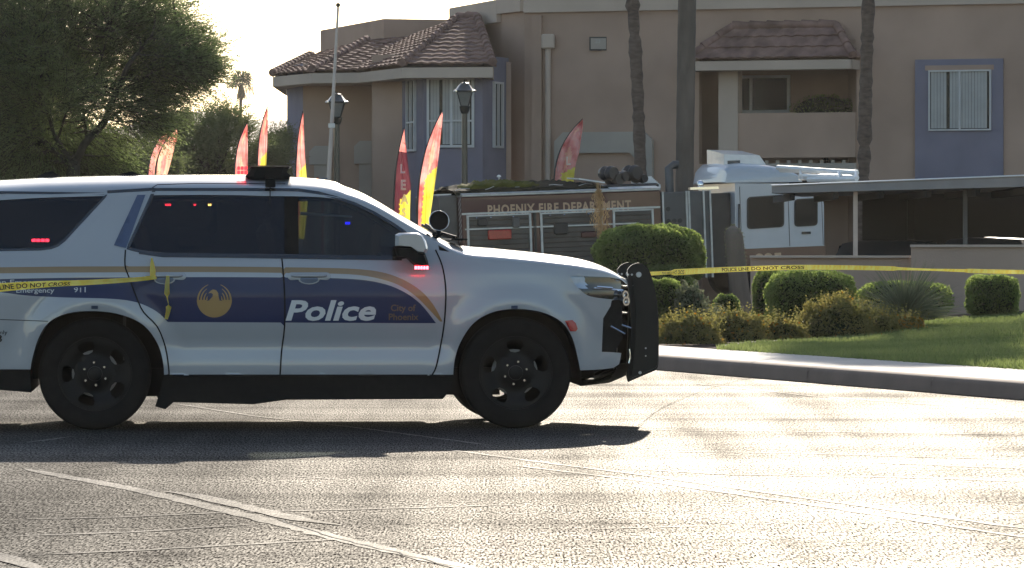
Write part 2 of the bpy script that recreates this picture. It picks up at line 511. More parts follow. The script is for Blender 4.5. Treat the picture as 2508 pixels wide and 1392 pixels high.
# ------------------------------------------------------------------ ground, road, pavement
CD = Vector((-0.3095, 0.951, 0)).normalized()     # direction of the kerb
CN = Vector((CD.y, -CD.x, 0))                      # towards the lawn
C0 = Vector((4.447, 35.75, 0))
def KP(t, s, z=0.0):
    q = C0 + CD * t + CN * s
    return Vector((q.x, q.y, z))

g = MB(); g.quad((-3000, -200, -0.008), (3000, -200, -0.008), (3000, 6000, -0.008), (-3000, 6000, -0.008))
tag(g.build('ground', M['gravel']), kind='structure')
rd = MB()
pts = [KP(-60, -60), KP(-60, 0.0), KP(60, 0.0), KP(60, -60)]
rd.quad(*[(p.x, p.y, 0.0) for p in pts])
tag(rd.build('road', M['asphalt']), kind='structure')
# parking court behind the planting
pk = MB(); pk.quad((-30, 66.5, -0.003), (30, 60.5, -0.003), (30, 120, -0.003), (-30, 120, -0.003))
tag(pk.build('parking_court', M['asphalt']), kind='structure')
# kerb: real step with rounded nose and gutter line
def sweep(prof, t0, t1, step=0.5, wob=0.0):
    rows = []; n = int((t1 - t0) / step)
    for i in range(n + 1):
        t = t0 + (t1 - t0) * i / n
        rows.append([KP(t, s + (rng.normal() * wob if wob else 0), z) for s, z in prof])
    return rows
kb = MB(); t0 = -25.0
while t0 < 58:
    ch = rng.normal() * .002
    kb.grid([list(reversed(r)) for r in sweep([(ch, 0.002), (0.015 + ch, 0.10), (0.03 + ch, 0.135), (0.06, 0.15), (0.16, 0.153)], t0 + .006, t0 + 2.994, 0.5, 0.0018)]); t0 += 3.0
kb.grid([list(reversed(r)) for r in sweep([(0.03, 0.002), (0.05, 0.11), (0.16, 0.14)], -25, 60, 2.0)])
tag(kb.build('kerb', M['curb_concrete'], smooth=50), kind='structure')
sw = MB()
n = 60; t = -25.0
while t < 58:
    rows = [[KP(t + 0.006, 0.165, 0.153), KP(t + 0.006, 1.5, 0.16)], [KP(t + 1.494, 0.165, 0.153), KP(t + 1.494, 1.5, 0.16)]]
    sw.grid(rows); t += 1.5
sw.quad(KP(-25, 0.16, 0.147), KP(58, 0.16, 0.147), KP(58, 1.5, 0.153), KP(-25, 1.5, 0.153))
tag(sw.build('sidewalk', M['sidewalk_concrete'], fix=True), kind='structure')

def terr(x, y):
    """height of lawn and planting bed"""
    q = Vector((x, y, 0)) - C0
    s = q.dot(CN); u = max(0.0, min(1.0, (s - 1.5) / 5.0)); u = u * u * (3 - 2 * u)
    rise = 0.052 * max(0.0, x - 3.6 - 0.03 * (50 - y)) * u
    return 0.158 + min(rise, 0.9) + 0.012 * math.sin(x * 1.7) * math.sin(y * 0.6) * u

# boundary between lawn (right, near) and bed (left, far)
BL = [G(1690, 852, 0.16), G(1830, 843, 0.17), G(2080, 829, 0.2)]
lawn_line = [(2.35, 47.4), (2.84, 49.5), (4.26, 52.0), (5.6, 56.4), (6.6, 59.5), (7.5, 61.2), (14, 61.2)]
def bound_y(x):
    xs = [p[0] for p in lawn_line]; ys = [p[1] for p in lawn_line]
    return float(np.interp(x, xs, ys))
def side_is_lawn(x, y): return x > 2.35 and y < bound_y(x)
def patch(name, mat, fn, x0, x1, y0, y1, st, dz=0.0):
    mb = MB(); nx = int((x1 - x0) / st); ny = int((y1 - y0) / st)
    idx = {}
    for i in range(nx):
        for j in range(ny):
            cs = [(x0 + (i + a) * st, y0 + (j + b) * st) for a, b in ((0, 0), (1, 0), (1, 1), (0, 1))]
            c = (x0 + (i + .5) * st, y0 + (j + .5) * st)
            if not fn(*c): continue
            f = []
            for q in cs:
                k = (round(q[0], 3), round(q[1], 3))
                if k not in idx: idx[k] = len(mb.v); mb.v.append((q[0], q[1], terr(*q) + dz))
                f.append(idx[k])
            mb.f.append(tuple(f)); mb.mi.append(0)
    return mb.build(name, mat, smooth=True)
def beyond_walk(x, y, mrg=1.42): return (Vector((x, y, 0)) - C0).dot(CN) > mrg
tag(patch('planting_bed', M['soil'], lambda x, y: beyond_walk(x, y), -6, 16, 34, 62.2, 0.3, -0.02), kind='structure')
tag(patch('lawn', M['lawn_soil'], lambda x, y: beyond_walk(x, y) and side_is_lawn(x, y), 1.5, 14, 30, 61.4, 0.2, 0.0), kind='structure')
# mow strip
ms = MB(); rows = []
for i in range(40):
    x = 2.42 + i * 0.075; y = bound_y(x)
    rows.append([(x, y - 0.04, terr(x, y) + 0.02), (x, y + 0.06, terr(x, y) + 0.03)])
ms.grid(rows); tag(ms.build('mowing_strip', M['curb_concrete'], fix=True), kind='structure')
# grass blades
N = 150000
gx = rng.uniform(1.5, 9.5, N); gy = rng.uniform(33, 58, N)
keep = np.array([beyond_walk(a, b, 1.46) and side_is_lawn(a, b) for a, b in zip(gx, gy)])
gx = gx[keep]; gy = gy[keep]
gz = np.array([terr(a, b) for a, b in zip(gx, gy)])
n = len(gx); h = rng.uniform(0.025, 0.07, n); wdt = rng.uniform(0.006, 0.014, n); an = rng.uniform(0, 6.28, n)
dx = np.cos(an) * wdt; dy = np.sin(an) * wdt; lx = rng.normal(0, 0.02, n); ly = rng.normal(0, 0.02, n)
gv = np.stack([np.stack([gx - dx, gy - dy, gz], 1), np.stack([gx + dx, gy + dy, gz], 1), np.stack([gx + lx, gy + ly, gz + h], 1)], 1).reshape(-1, 3)
tag(rawmesh('grass', gv, np.arange(3 * n), 3, M['grass_blade']), 'short green lawn grass rising beside the pale sidewalk', 'grass', kind='stuff')

# seams and cracks lying on the road, as thin sheets
def ribbon(name, mat, pix, wpx, z, amp=0.006):
    mb = MB(); rows = []
    wp = []
    for i in range(len(pix) - 1):
        a = G(*pix[i]); b = G(*pix[i + 1]); k = max(2, int((b - a).length / 0.12))
        for q in range(k): wp.append(a.lerp(b, q / k))
    wp.append(G(*pix[-1]))
    for i, p in enumerate(wp):
        t_ = (wp[min(i + 1, len(wp) - 1)] - wp[max(i - 1, 0)]); t_.normalize()
        nn = Vector((-t_.y, t_.x, 0))
        e = min(1.0, (i + 0.3) / 3, (len(wp) - i - 0.7) / 3)
        c = p + nn * rng.normal() * amp
        ww = wpx * (0.8 + 0.4 * rng.random()) * max(0.15, e)
        rows.append([(c + nn * ww / 2 + Vector((0, 0, z))), (c - nn * ww / 2 + Vector((0, 0, z)))])
    mb.grid(rows)
    tag(mb.build(name, mat, fix=True), kind='structure')
ribbon('road_seam', M['seam_sealant'], [(60, 1150), (330, 1200), (620, 1268), (850, 1325), (1190, 1404)], 0.11, 0.003, 0.004)
ribbon('road_seam', M['seam_sealant'], [(400, 1205), (470, 1213), (620, 1248), (740, 1275), (835, 1288)], 0.12, 0.004, 0.004)
ribbon('road_seam', M['seam_sealant'], [(1080, 1100), (1300, 1130), (1600, 1168), (2050, 1232), (2540, 1300)], 0.05, 0.003, 0.004)
ribbon('road_seam', M['seam_sealant'], [(1250, 1140), (1600, 1182), (2050, 1247), (2540, 1322)], 0.05, 0.003, 0.004)
ribbon('road_seam', M['seam_sealant'], [(430, 990), (620, 1020), (900, 1052), (1200, 1092)], 0.04, 0.004, 0.004)
ribbon('road_seam', M['seam_sealant'], [(-40, 1350), (40, 1378), (110, 1400)], 0.12, 0.004, 0.004)
for pl in ([(-20, 1275), (300, 1268), (520, 1258), (900, 1248), (1320, 1236)], [(-20, 1317), (320, 1305), (640, 1284)],
           [(30, 1364), (420, 1345), (760, 1326), (960, 1314)], [(-10, 1183), (110, 1174)], [(700, 1166), (860, 1178)],
           [(1430, 1298), (1760, 1288)], [(1340, 1052), (1800, 1056), (2250, 1062), (2540, 1066)],
           [(1500, 1148), (1800, 1164), (2200, 1170), (2540, 1182)], [(1700, 940), (2000, 972), (2540, 1010)], [(2040, 1130), (2540, 1150)],
           [(1400, 1105), (1900, 1110), (2540, 1128)], [(60, 1085), (180, 1070)]):
    ribbon('road_crack_filler', M['seam_sealant'], pl, 0.05, 0.0028, 0.01)
for pl in ([(1760, 1282), (1950, 1277), (2100, 1268)], [(640, 1262), (850, 1328), (1190, 1408)], [(1500, 1048), (1800, 1053)]):
    ribbon('road_crack', M['crack_dark'], pl, 0.009, 0.005, 0.008)

# far pale ridge and the air in front of it
rows = []
for i in range(60):
    x = -1500 + i * 50; top = max(20, 148 - 0.05 * abs(x + 300) - .0 + 9 * math.sin(i * .9) + 5 * math.sin(i * 2.3))
    rows.append([(x, 4300, -1), (x, 4500, top * .55), (x, 4700, top), (x, 5000, top * .9), (x, 5400, -1)])
mb = MB(); mb.grid(rows); tag(mb.build('hills', M['gravel'], smooth=True), kind='structure')
hz = bpy.data.materials.new('air'); hz.use_nodes = True; t_ = hz.node_tree
t_.nodes.remove(t_.nodes["Principled BSDF"])
pv = t_.nodes.new("ShaderNodeVolumePrincipled"); pv.inputs["Color"].default_value = (1.0, 0.95, 0.88, 1); pv.inputs["Density"].default_value = HAZE
pv.inputs["Anisotropy"].default_value = 0.5
t_.links.new(pv.outputs[0], t_.nodes["Material Output"].inputs["Volume"])
mb = MB(); mb.box((-3100, -220, -2), (3100, 6100, 175)); tag(mb.build('haze', hz), 'pale warm air veiling the distance', 'haze', kind='stuff')

# ------------------------------------------------------------------ building
def wallseg(mb, a, b, z0, z1, th=0.25, mi=None):
    """vertical wall between two plan points (x,y), thickness going away from the viewer side"""
    a = Vector((a[0], a[1], 0)); b = Vector((b[0], b[1], 0)); t_ = (b - a).normalized(); nn = Vector((-t_.y, t_.x, 0)) * th
    vs = [a, b, b + nn, a + nn]
    mb.add([(p.x, p.y, z0) for p in vs] + [(p.x, p.y, z1) for p in vs], [(3, 2, 1, 0), (4, 5, 6, 7), (0, 1, 5, 4), (1, 2, 6, 5), (2, 3, 7, 6), (3, 0, 4, 7)], mi)
def XY(px, Y): return ((px - CX) * Y / F, Y)
def off(p, q, dlt):
    """move both points towards viewer by dlt"""
    a = Vector((*p, 0)); b = Vector((*q, 0)); t_ = (b - a).normalized(); nn = Vector((t_.y, -t_.x, 0)) * dlt
    return (tuple((a + nn)[:2]), tuple((b + nn)[:2]))
bld = empty('apartment_building', (4.0, 98, 0), 0, 'two storey tan stucco apartment building with clay tile hips and blue grey window bays', 'building')
BO = Vector((4.0, 98, 0))
class BMB(MB):
    def build(self, name, mats, parent=None, **k):
        if parent is bld: self.v = [tuple(Vector(p) - BO) for p in self.v]
        return super().build(name, mats, parent, **k)
# main face line from (1240) to far right
fA = XY(1285, 99.4); fB = XY(3050, 94.0)
def face(px):
    """plan point on the main facade at photo column px"""
    k = (px - CX) / F
    a = Vector(fA); b = Vector(fB); dd = b - a
    t_ = (k * a.y - a.x) / (dd.x - k * dd.y)
    q = a + dd * t_
    return (q.x, q.y)
TOP = 8.3
wm = BMB()
wallseg(wm, face(1285), face(1712), -0.2, TOP)
wallseg(wm, face(2098), face(3050), -0.2, TOP)
wallseg(wm, face(1712), face(2098), 6.1, TOP)
# balcony recess: back wall, sides, floor
def back(px, dpt):
    q = face(px); s_ = (q[1] + dpt) / q[1]
    return (q[0] * s_, q[1] + dpt)
def straight(px, dpt):
    q = face(px); return (q[0], q[1] + dpt)
wallseg(wm, straight(1712, 2.4), straight(2098, 2.4), -0.2, 6.4)
wallseg(wm, face(1712), straight(1712, 2.4), -0.2, 6.3)
wallseg(wm, straight(2098, 2.4), face(2098), -0.2, 6.3)
a, b = straight(1712, 0.0), straight(2098, 0.0); c, e = straight(2098, 2.4), straight(1712, 2.4)
for z0, z1 in ((3.05, 3.3), (6.0, 6.2)):
    wm.add([(*p, z0) for p in (a, b, c, e)] + [(*p, z1) for p in (a, b, c, e)], [(3, 2, 1, 0), (4, 5, 6, 7), (0, 1, 5, 4), (1, 2, 6, 5), (2, 3, 7, 6), (3, 0, 4, 7)])
# side mass at the left (upper, octagonal corner)
u0 = XY(1112, 104.2); u1 = XY(1228, 100.6); u2 = fA
wallseg(wm, u0, u1, 4.0, TOP - 0.95 + 0.03); wallseg(wm, u1, u2, -0.2, TOP - 0.95)
wallseg(wm, (u0[0], 110), u0, 4.0, TOP - 0.95)
# roof lid
wm.add([(u0[0], u0[1] + .2, 7.2), (fA[0], fA[1] + .3, 7.2), (fB[0], fB[1] + .3, 7.2), (fB[0], 112, 7.2), (u0[0], 112, 7.2)], [(0, 1, 2, 3, 4)])
# left wing walls
L = [XY(703, 104.5), XY(742, 102.6), XY(910, 102.4), XY(912, 100.2), XY(985, 99.8)]
wallseg(wm, L[1], L[2], -0.2, 5.9); wallseg(wm, L[2], L[3], -0.2, 5.9); wallseg(wm, L[3], L[4], -0.2, 6.0)
wm.build('wall', M['stucco'], bld, fix=True)
wb = BMB()
bay = [XY(985, 99.8), XY(1036, 98.2), XY(1182, 98.0), XY(1246, 99.6)]
wallseg(wb, (L[0][0], 112), L[0], -0.2, 5.9); wallseg(wb, L[0], L[1], -0.2, 5.9)
wb.build('bay_wall', M['stucco_blue'], bld, fix=True)['label'] = 'blue grey stucco corner'
wb = BMB()
for i in range(3): wallseg(wb, bay[i], bay[i + 1], -0.2, 5.9)
wb.build('bay_wall', M['stucco_blue'], bld, fix=True)['label'] = 'blue grey stucco bay'
# middle parapet behind the tile roofs
mp_ = BMB(); m0, m1, m2 = XY(785, 111.6), XY(940, 105.9), XY(1112, 106.4)
wallseg(mp_, m0, m1, 6.35, 7.2, 0.3); wallseg(mp_, m1, m2, 6.35, 7.2, 0.3)
q0 = (m0[0] + 0.12, m0[1] + 0.3)
wallseg(mp_, q0, (m1[0], m1[1] + 0.25), 4.5, 6.6, 0.3); wallseg(mp_, (m1[0], m1[1] + .25), (m2[0], m2[1] + .25), 4.5, 6.6, 0.3)
mp_.build('parapet', M['stucco'], bld, fix=True)
# cornice bands
cb = BMB()
def bandseg(mb, a, b, z0, z1, th=0.12, mi=None):
    p, q = off(a, b, th); wallseg(mb, p, q, z0, z1, th - 0.003, mi)
bandseg(cb, u1, u2, 7.02, TOP - 0.93, 0.13); bandseg(cb, fA, fB, 6.98, TOP + .02, 0.10)
p_, q_ = off(u0, u1, 0.13); wallseg(cb, p_, q_, 6.82, TOP - 0.93, 0.12)
cb.build('cornice', M['stucco_band'], bld, fix=True)
# raised stucco arches with chamfered corners on ground floor
def popout(pxs, yt, yb, leg, base, th=0.16, mat='stucco_grey'):
    mb = BMB(); x0, x1 = pxs
    a = Vector((*face(x0), 0)) if base is None else Vector((*XY(x0, base), 0)); b = Vector((*face(x1), 0)) if base is None else Vector((*XY(x1, base), 0))
    t_ = (b - a).normalized(); wd = (b - a).length; nn = Vector((t_.y, -t_.x, 0))
    zt = H + (HY - yt) * a.y / F; zb = H + (HY - yb) * a.y / F; ch = 0.22
    poly = [(0, -0.1), (leg, -0.1), (leg, zb - 0.15), (leg + 0.15, zb), (wd - leg - 0.15, zb), (wd - leg, zb - 0.15), (wd - leg, -0.1), (wd, -0.1), (wd, zt - ch), (wd - ch, zt), (ch, zt), (0, zt - ch)]
    MM = Matrix.Translation(a) @ Matrix(((t_.x, -nn.x, 0, 0), (t_.y, -nn.y, 0, 0), (0, 0, 1, 0), (0, 0, 0, 1)))
    mb.prism(poly, -th, -0.003, M=MM)
    mb.build('entry_surround', M[mat], bld, fix=True)
popout((1362, 1602), 325, 376, 0.42, None)
def bandbox(x0, x1, yt, yb, Y, th):
    mb = MB(); a = P(x0, yb, Y); b = P(x1, yt, Y); c_ = .14
    mb.prism([(a.x, a.z), (b.x, a.z), (b.x, b.z), (a.x + c_, b.z), (a.x, b.z - c_)], Y - th, Y - .003)
    mb.prism([(a.x + .12, -.1), (b.x, -.1), (b.x, a.z - .002), (a.x + .12, a.z - .002)], Y - th + .05, Y - .004)
    mb.v = [tuple(Vector(p) - BO) for p in mb.v]
    mb.build('entry_surround', M['stucco_grey'], bld, fix=True)
bandbox(868, 911, 346, 402, 102.4, .3)
bandbox(758, 812, 358, 404, 102.5, .2)
# pilasters and recess on the middle wall
pl = BMB()
for x0, x1, th in ((1306, 1330, 0.14), (1240, 1252, 0.10)):
    bandseg(pl, face(x0) if x0 > 1285 else XY(x0, 99.5), face(x1) if x0 > 1285 else XY(x1, 99.5), -0.1, 6.9 if x0 > 1300 else 5.8, th)
pl.build('pilaster', M['stucco'], bld, fix=True)
dp = BMB(); a = face(1342); dp.tube([(a[0], a[1] - 0.08, 0.2), (a[0], a[1] - 0.08, 6.1)], 0.07, 8)
dp.box((a[0] - 0.16, a[1] - 0.24, 6.1), (a[0] + 0.16, a[1] - 0.003, 6.45), bev=0.03)
dp.build('downspout', M['stucco_band'], bld, fix=True)
# wall plaque / vent
vt = BMB(); a = P(1445, 120, 97.9); b = P(1490, 86, 97.9); fy = face(1467)[1]
vt.box((a.x, fy - 0.06, a.z), (b.x, fy - 0.003, b.z), 0)
vt.box((a.x + .035, fy - 0.075, a.z + .035), (b.x - .035, fy - 0.061, b.z - .035), 1)
v_, f_ = text_mesh("23", 0.13)
vt.add([(a.x + 0.14 + p[0], fy - 0.078, a.z + 0.18 + p[1]) for p in v_], f_, 2)
vt.build('wall_plaque', [M['truck_black'], M['stucco_grey'], M['blind']], bld)
# windows
def window(pxs, ys, plane, frame_w=0.04, split=0.5, rail=None, slats=True, dark=False, open_frac=0.0):
    """plane: (A,B) plan points of wall; window set 5 cm proud frame, blinds and pane"""
    A = Vector((*plane[0], 0)); B = Vector((*plane[1], 0)); t_ = (B - A).normalized(); nn = Vector((t_.y, -t_.x, 0))
    def hit(px):
        k = (px - CX) / F; dd = B - A; s_ = (k * A.y - A.x) / (dd.x - k * dd.y); return A + dd * s_
    a = hit(pxs[0]); b = hit(pxs[1]); wd = (b - a).length
    zt = H + (HY - ys[0]) * a.y / F; zb = H + (HY - ys[1]) * a.y / F
    MM = Matrix.Translation(a - BO) @ Matrix(((t_.x, -nn.x, 0, 0), (t_.y, -nn.y, 0, 0), (0, 0, 1, 0), (0, 0, 0, 1)))
    fr = MB(); fw = frame_w
    for bx in (((0, zb), (fw, zt)), ((wd - fw, zb), (wd, zt)), ((fw, zt - fw), (wd - fw, zt)), ((fw, zb), (wd - fw, zb + fw))):
        fr.box((bx[0][0], -0.07, bx[0][1]), (bx[1][0], -0.002, bx[1][1]), M=MM)
    fr.box((wd * split - fw / 2, -0.068, zb + fw), (wd * split + fw / 2, -0.004, zt - fw), M=MM)
    if rail: fr.box((fw, -0.064, zt + (zb - zt) * rail - 0.02), (wd - fw, -0.006, zt + (zb - zt) * rail + 0.02), M=MM)
    wo = fr.build('window', M['white_frame'], bld, fix=True)
    pn = MB(); pn.box((fw, -0.012, zb + fw), (wd - fw, -0.003, zt - fw), M=MM)
    pn.build('pane', M['window_pane'], wo, fix=True)
    if slats:
        sl = MB(); x = fw + 0.02
        while x < wd - fw - 0.08:
            if random.random() > 0.07:
                tw = random.uniform(0.0, 0.014)
                sl.add([MM @ Vector(q) for q in ((x, -0.016, zb + fw + .02), (x + 0.07, -0.016 - tw, zb + fw + .02), (x + 0.07, -0.016 - tw, zt - fw), (x, -0.016, zt - fw))], [(0, 1, 2, 3)])
            x += 0.074
        sl.build('vertical_blind', M['blind'], wo)
    return wo
window((1046, 1162), (190, 362), (bay[1], bay[2]), 0.06, 0.52, 0.62)
window((1000, 1020), (195, 372), (bay[0], bay[1]), 0.05, 0.5, 0.6, False)
window((1206, 1228), (200, 362), (bay[2], bay[3]), 0.05, 0.5, None, False)
# blue surround at the right with its window
bs = BMB(); bandseg(bs, face(2243), face(2458), -0.1, H + (HY - 146) * 96.2 / F, 0.09)
bs.build('window_surround', M['stucco_blue'], bld, fix=True)['label'] = 'blue grey raised panel around the right window'
pA, pB = off(face(2243), face(2458), 0.09)
hd = BMB(); hA, hB = off(face(2268), face(2436), 0.10); wallseg(hd, hA, hB, H + (HY - 172) * 96 / F, H + (HY - 160) * 96 / F, 0.02)
hd.build('lintel', M['stucco_dark'], bld, fix=True)
window((2275, 2428), (173, 321), (pA, pB), 0.035, 0.5, None)
# balcony parts
bw = BMB(); p1, p2 = off(face(1806), face(2098), 0.12)
wallseg(bw, p1, p2, H + (HY - 386) * 97 / F, H + (HY - 276) * 97 / F, 0.2)
bw.build('balcony_wall', M['stucco'], bld, fix=True)
cl = BMB(); p1, p2 = off(face(1764), face(1811), 0.16); wallseg(cl, p1, p2, -0.1, 5.62, 0.42)
cl.build('column', M['stucco_band'], bld, fix=True)
bd = BMB(); p1, p2 = off(face(1806), face(2098), 0.10); wallseg(bd, p1, p2, 2.55, H + (HY - 400) * 97 / F, 0.2)
for i in range(9):
    q = face(1850 + i * 27); bd.box((q[0] - 0.03, q[1] + 0.02, 3.22), (q[0] + 0.05, q[1] + 0.3, 3.38))
bd.build('balcony_beam', M['stucco_grey'], bld, fix=True)
window((1800, 1936), (186, 278), (straight(1712, 2.4), straight(2098, 2.4)), 0.07, 0.30, None, False)
# tile roofs: corrugated courses of barrel tile
def tileplane(mb, e0, e1, r0, r1, sp=0.30, co=0.36, amp=0.034):
    """e0,e1 eave corners left->right, r0,r1 ridge corners left->right"""
    e0, e1, r0, r1 = map(Vector, (e0, e1, r0, r1))
    nn = (e1 - e0).cross(r0.lerp(r1, .5) - e0.lerp(e1, .5)).normalized()
    W_ = (e1 - e0).length; Ls = (r0.lerp(r1, .5) - e0.lerp(e1, .5)).length
    nc = max(2, int(W_ / sp) * 6); ncr = max(2, int(Ls / co))
    ax = (e1 - e0).normalized()
    for k in range(ncr):
        rows = []
        for tt, lift in ((k / ncr, 0.045), ((k + 1) / ncr, 0.0)):
            row = []
            a = e0.lerp(r0, tt); b = e1.lerp(r1, tt)
            for i in range(nc + 1):
                p = a.lerp(b, i / nc)
                ph = (p - e0).dot(ax) / sp * 2 * math.pi
                row.append(p + nn * (lift + amp * abs(math.sin(ph / 2)) ** 0.8 + rng.normal() * 0.004))
            rows.append(row)
        # butt face at lower edge
        low = [p - nn * 0.05 for p in rows[0]]
        mb.grid([low, rows[0], rows[1]])
def fascia(mb, a, b, z0, z1, th=0.06):
    wallseg(mb, a[:2], b[:2], z0, z1, th)
tr = BMB(); fs_ = BMB()
zE = 5.62
# hip 1 (far left)
A_ = P(668, 0, 102.8); B_ = P(765, 0, 100.6); C_ = P(908, 0, 100.2)
eA = (A_.x, A_.y, zE); eB = (B_.x, B_.y, zE); eC = (C_.x, C_.y, zE)
rA = (m0[0] - 0.02, 107.2, 6.30); rB = (XY(900, 105.5)[0], 105.5, 6.62); rC = (XY(1010, 105.5)[0], 105.5, 6.72)
tileplane(tr, (A_.x, A_.y + 6, zE), eA, (m0[0], 109.5, 6.3), rA)
tileplane(tr, eA, eB, rA, rB); tileplane(tr, eB, eC, rB, rC)
# hip 2
D_ = P(860, 0, 100.9); E_ = P(985, 0, 97.5); G_ = P(1207, 0, 97.2)
eD = (D_.x, D_.y, zE + .02); eE = (E_.x, E_.y, zE + .02); eG = (G_.x, G_.y, zE + .02)
rE = (XY(1120, 102.0)[0], 102.0, 6.98); rG = (XY(1168, 101.6)[0], 101.6, 7.0)
rD = (XY(1010, 105.0)[0], 105.0, 6.70)
tileplane(tr, eD, eE, rD, rE); tileplane(tr, eE, eG, rE, rG)
tileplane(tr, eG, (G_.x + .05, 101.5, zE + .02), rG, (rG[0] + .03, 102.2, 6.9))
trw = tr; tr = BMB()
# balcony roof
K0 = Vector((*face(1706), 0)); K1 = Vector((*face(2106), 0))
tb = (K1 - K0).normalized(); nb = Vector((tb.y, -tb.x, 0))
k0 = K0 + nb * 0.75; k1 = K1 + nb * 0.75; zB = H + (HY - 143) * 96.5 / F
r0_ = Vector((*face(1795), 0)) + nb * 0.02; r1_ = Vector((*face(2048), 0)) + nb * 0.02; zR = H + (HY - 66) * 97.3 / F
tileplane(tr, (k0.x, k0.y, zB), (k1.x, k1.y, zB), (r0_.x, r0_.y, zR), (r1_.x, r1_.y, zR))
K0b = K0 + nb * .02; K1b = K1 + nb * .02
tileplane(tr, (K0b.x, K0b.y, zB), (k0.x, k0.y, zB), (r0_.x, r0_.y, zR), (r0_.x + .01, r0_.y - .01, zR))
tileplane(tr, (k1.x, k1.y, zB), (K1b.x, K1b.y, zB), (r1_.x - .01, r1_.y - .01, zR), (r1_.x, r1_.y, zR))
# ridge and hip caps
for a, b in ((eE, rE), (rE, rG), (eG, rG), (eA, rA), (eB, rB)):
    a = Vector(a); b = Vector(b); kk = max(2, int((b - a).length / 0.36))
    for i in range(kk): trw.tube([a.lerp(b, i / kk) + Vector((0, -.02, .06)), a.lerp(b, (i + 1) / kk) + Vector((0, -.02, .04))], [0.11, 0.09], 8)
trw.build('tile_roof', M['clay_tile'], bld, smooth=50)
for a, b in (((k0.x, k0.y, zB), (r0_.x, r0_.y, zR)), ((k1.x, k1.y, zB), (r1_.x, r1_.y, zR)), ((r0_.x, r0_.y, zR), (r1_.x, r1_.y, zR))):
    a = Vector(a); b = Vector(b); kk = max(2, int((b - a).length / 0.36))
    for i in range(kk):
        tr.tube([a.lerp(b, i / kk) + Vector((0, -.02, .06)), a.lerp(b, (i + 1) / kk) + Vector((0, -.02, .04))], [0.11, 0.09], 8)
tro = tr.build('tile_roof', M['clay_tile'], bld, smooth=50)
for a, b in ((eA, eB), (eB, eC), (eD, eE), (eE, eG), ((A_.x, A_.y + 6), eA), (eG, (G_.x + .05, 101.5))):
    fascia(fs_, a, b, 5.33, 5.575)
    a2 = Vector((a[0], a[1], 0)); b2 = Vector((b[0], b[1], 0))
fs_.add([(*p[:2], 5.34) for p in (eA, eB, eC, (eC[0], 105), (eA[0] + .5, 108))], [(0, 1, 2, 3, 4)])
fs_.add([(*p[:2], 5.342) for p in (eD, eE, eG, (eG[0], 104), (eD[0], 104))], [(0, 1, 2, 3, 4)])
fs_.build('fascia', M['stucco_band'], bld, fix=True); fs_ = BMB()
fascia(fs_, (k0.x, k0.y), (k1.x, k1.y), zB - 0.26, zB - 0.04); fascia(fs_, (K0b.x, K0b.y), (k0.x, k0.y), zB - 0.26, zB - 0.04); fascia(fs_, (k1.x, k1.y), (K1b.x, K1b.y), zB - 0.26, zB - 0.04)
fs_.add([(k0.x, k0.y, zB - .25), (k1.x, k1.y, zB - .25), (K1b.x, K1b.y, zB - .25), (K0b.x, K0b.y, zB - .25)], [(0, 1, 2, 3)])
fs_.build('fascia', M['stucco_band'], bld, fix=True)
# potted shrub on the balcony
def bush(name, label, cat, c, rx, ry, rz, mat, n, leaf=0.04, flat=2.6, core=True, group=None, base=None, seedshift=0, rough=0.04):
    root = empty(name, (c[0], c[1], base if base is not None else c[2] - rz), 0, label, cat, group)
    o = Vector(root.location)
    u = rng.normal(size=(n, 3)); u /= np.linalg.norm(u, axis=1, keepdims=True)
    e = flat
    s_ = (np.abs(u[:, 0]) ** e + np.abs(u[:, 1]) ** e + np.abs(u[:, 2]) ** e) ** (-1 / e)
    lump = 1 + rough * np.sin(u[:, 0] * 9 + seedshift) * np.cos(u[:, 2] * 8 + seedshift) + rough * 0.8 * np.sin(u[:, 1] * 11 + u[:, 0] * 5)
    rr = s_ * lump * (1 - 0.16 * rng.random(n) ** 2.5 + rng.normal(0, 0.012, n))
    pts_ = u * rr[:, None] * np.array([rx, ry, rz]) + np.array(c) - np.array(o)
    pts_[:, 2] = np.maximum(pts_[:, 2], 0.01)
    v, f = leaf_arrays(pts_, rng.uniform(0.7, 1.4, n) * leaf, rng.uniform(0.5, 0.9, n) * leaf * 0.8)
    fo = rawmesh('foliage', v, f, 4, M[mat], root)
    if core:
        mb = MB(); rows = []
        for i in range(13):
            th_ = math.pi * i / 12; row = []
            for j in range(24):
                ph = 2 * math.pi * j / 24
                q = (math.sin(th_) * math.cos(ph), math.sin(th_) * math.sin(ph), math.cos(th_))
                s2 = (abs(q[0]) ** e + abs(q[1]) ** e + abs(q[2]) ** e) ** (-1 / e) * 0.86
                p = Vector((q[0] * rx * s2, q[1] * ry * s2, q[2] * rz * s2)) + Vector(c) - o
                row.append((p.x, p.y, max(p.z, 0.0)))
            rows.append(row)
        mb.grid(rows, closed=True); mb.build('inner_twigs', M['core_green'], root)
    st = MB(); cc = Vector(c) - o
    for k in range(3): st.tube([(cc.x + 0.05 * k - 0.05, cc.y, -0.05), (cc.x + 0.1 * (k - 1), cc.y, max(cc.z, 0.1))], [0.03, 0.02], 6)
    st.build('stem', M['bark_dark'], root)
    return root

q = straight(2030, 1.2)
bush('balcony_plant', 'dark spreading plant behind the upper balcony wall', 'plant', (q[0], q[1], 4.55), 0.85, 0.5, 0.42, 'leaf_hedge', 1500, 0.06, 2.0, base=3.3)
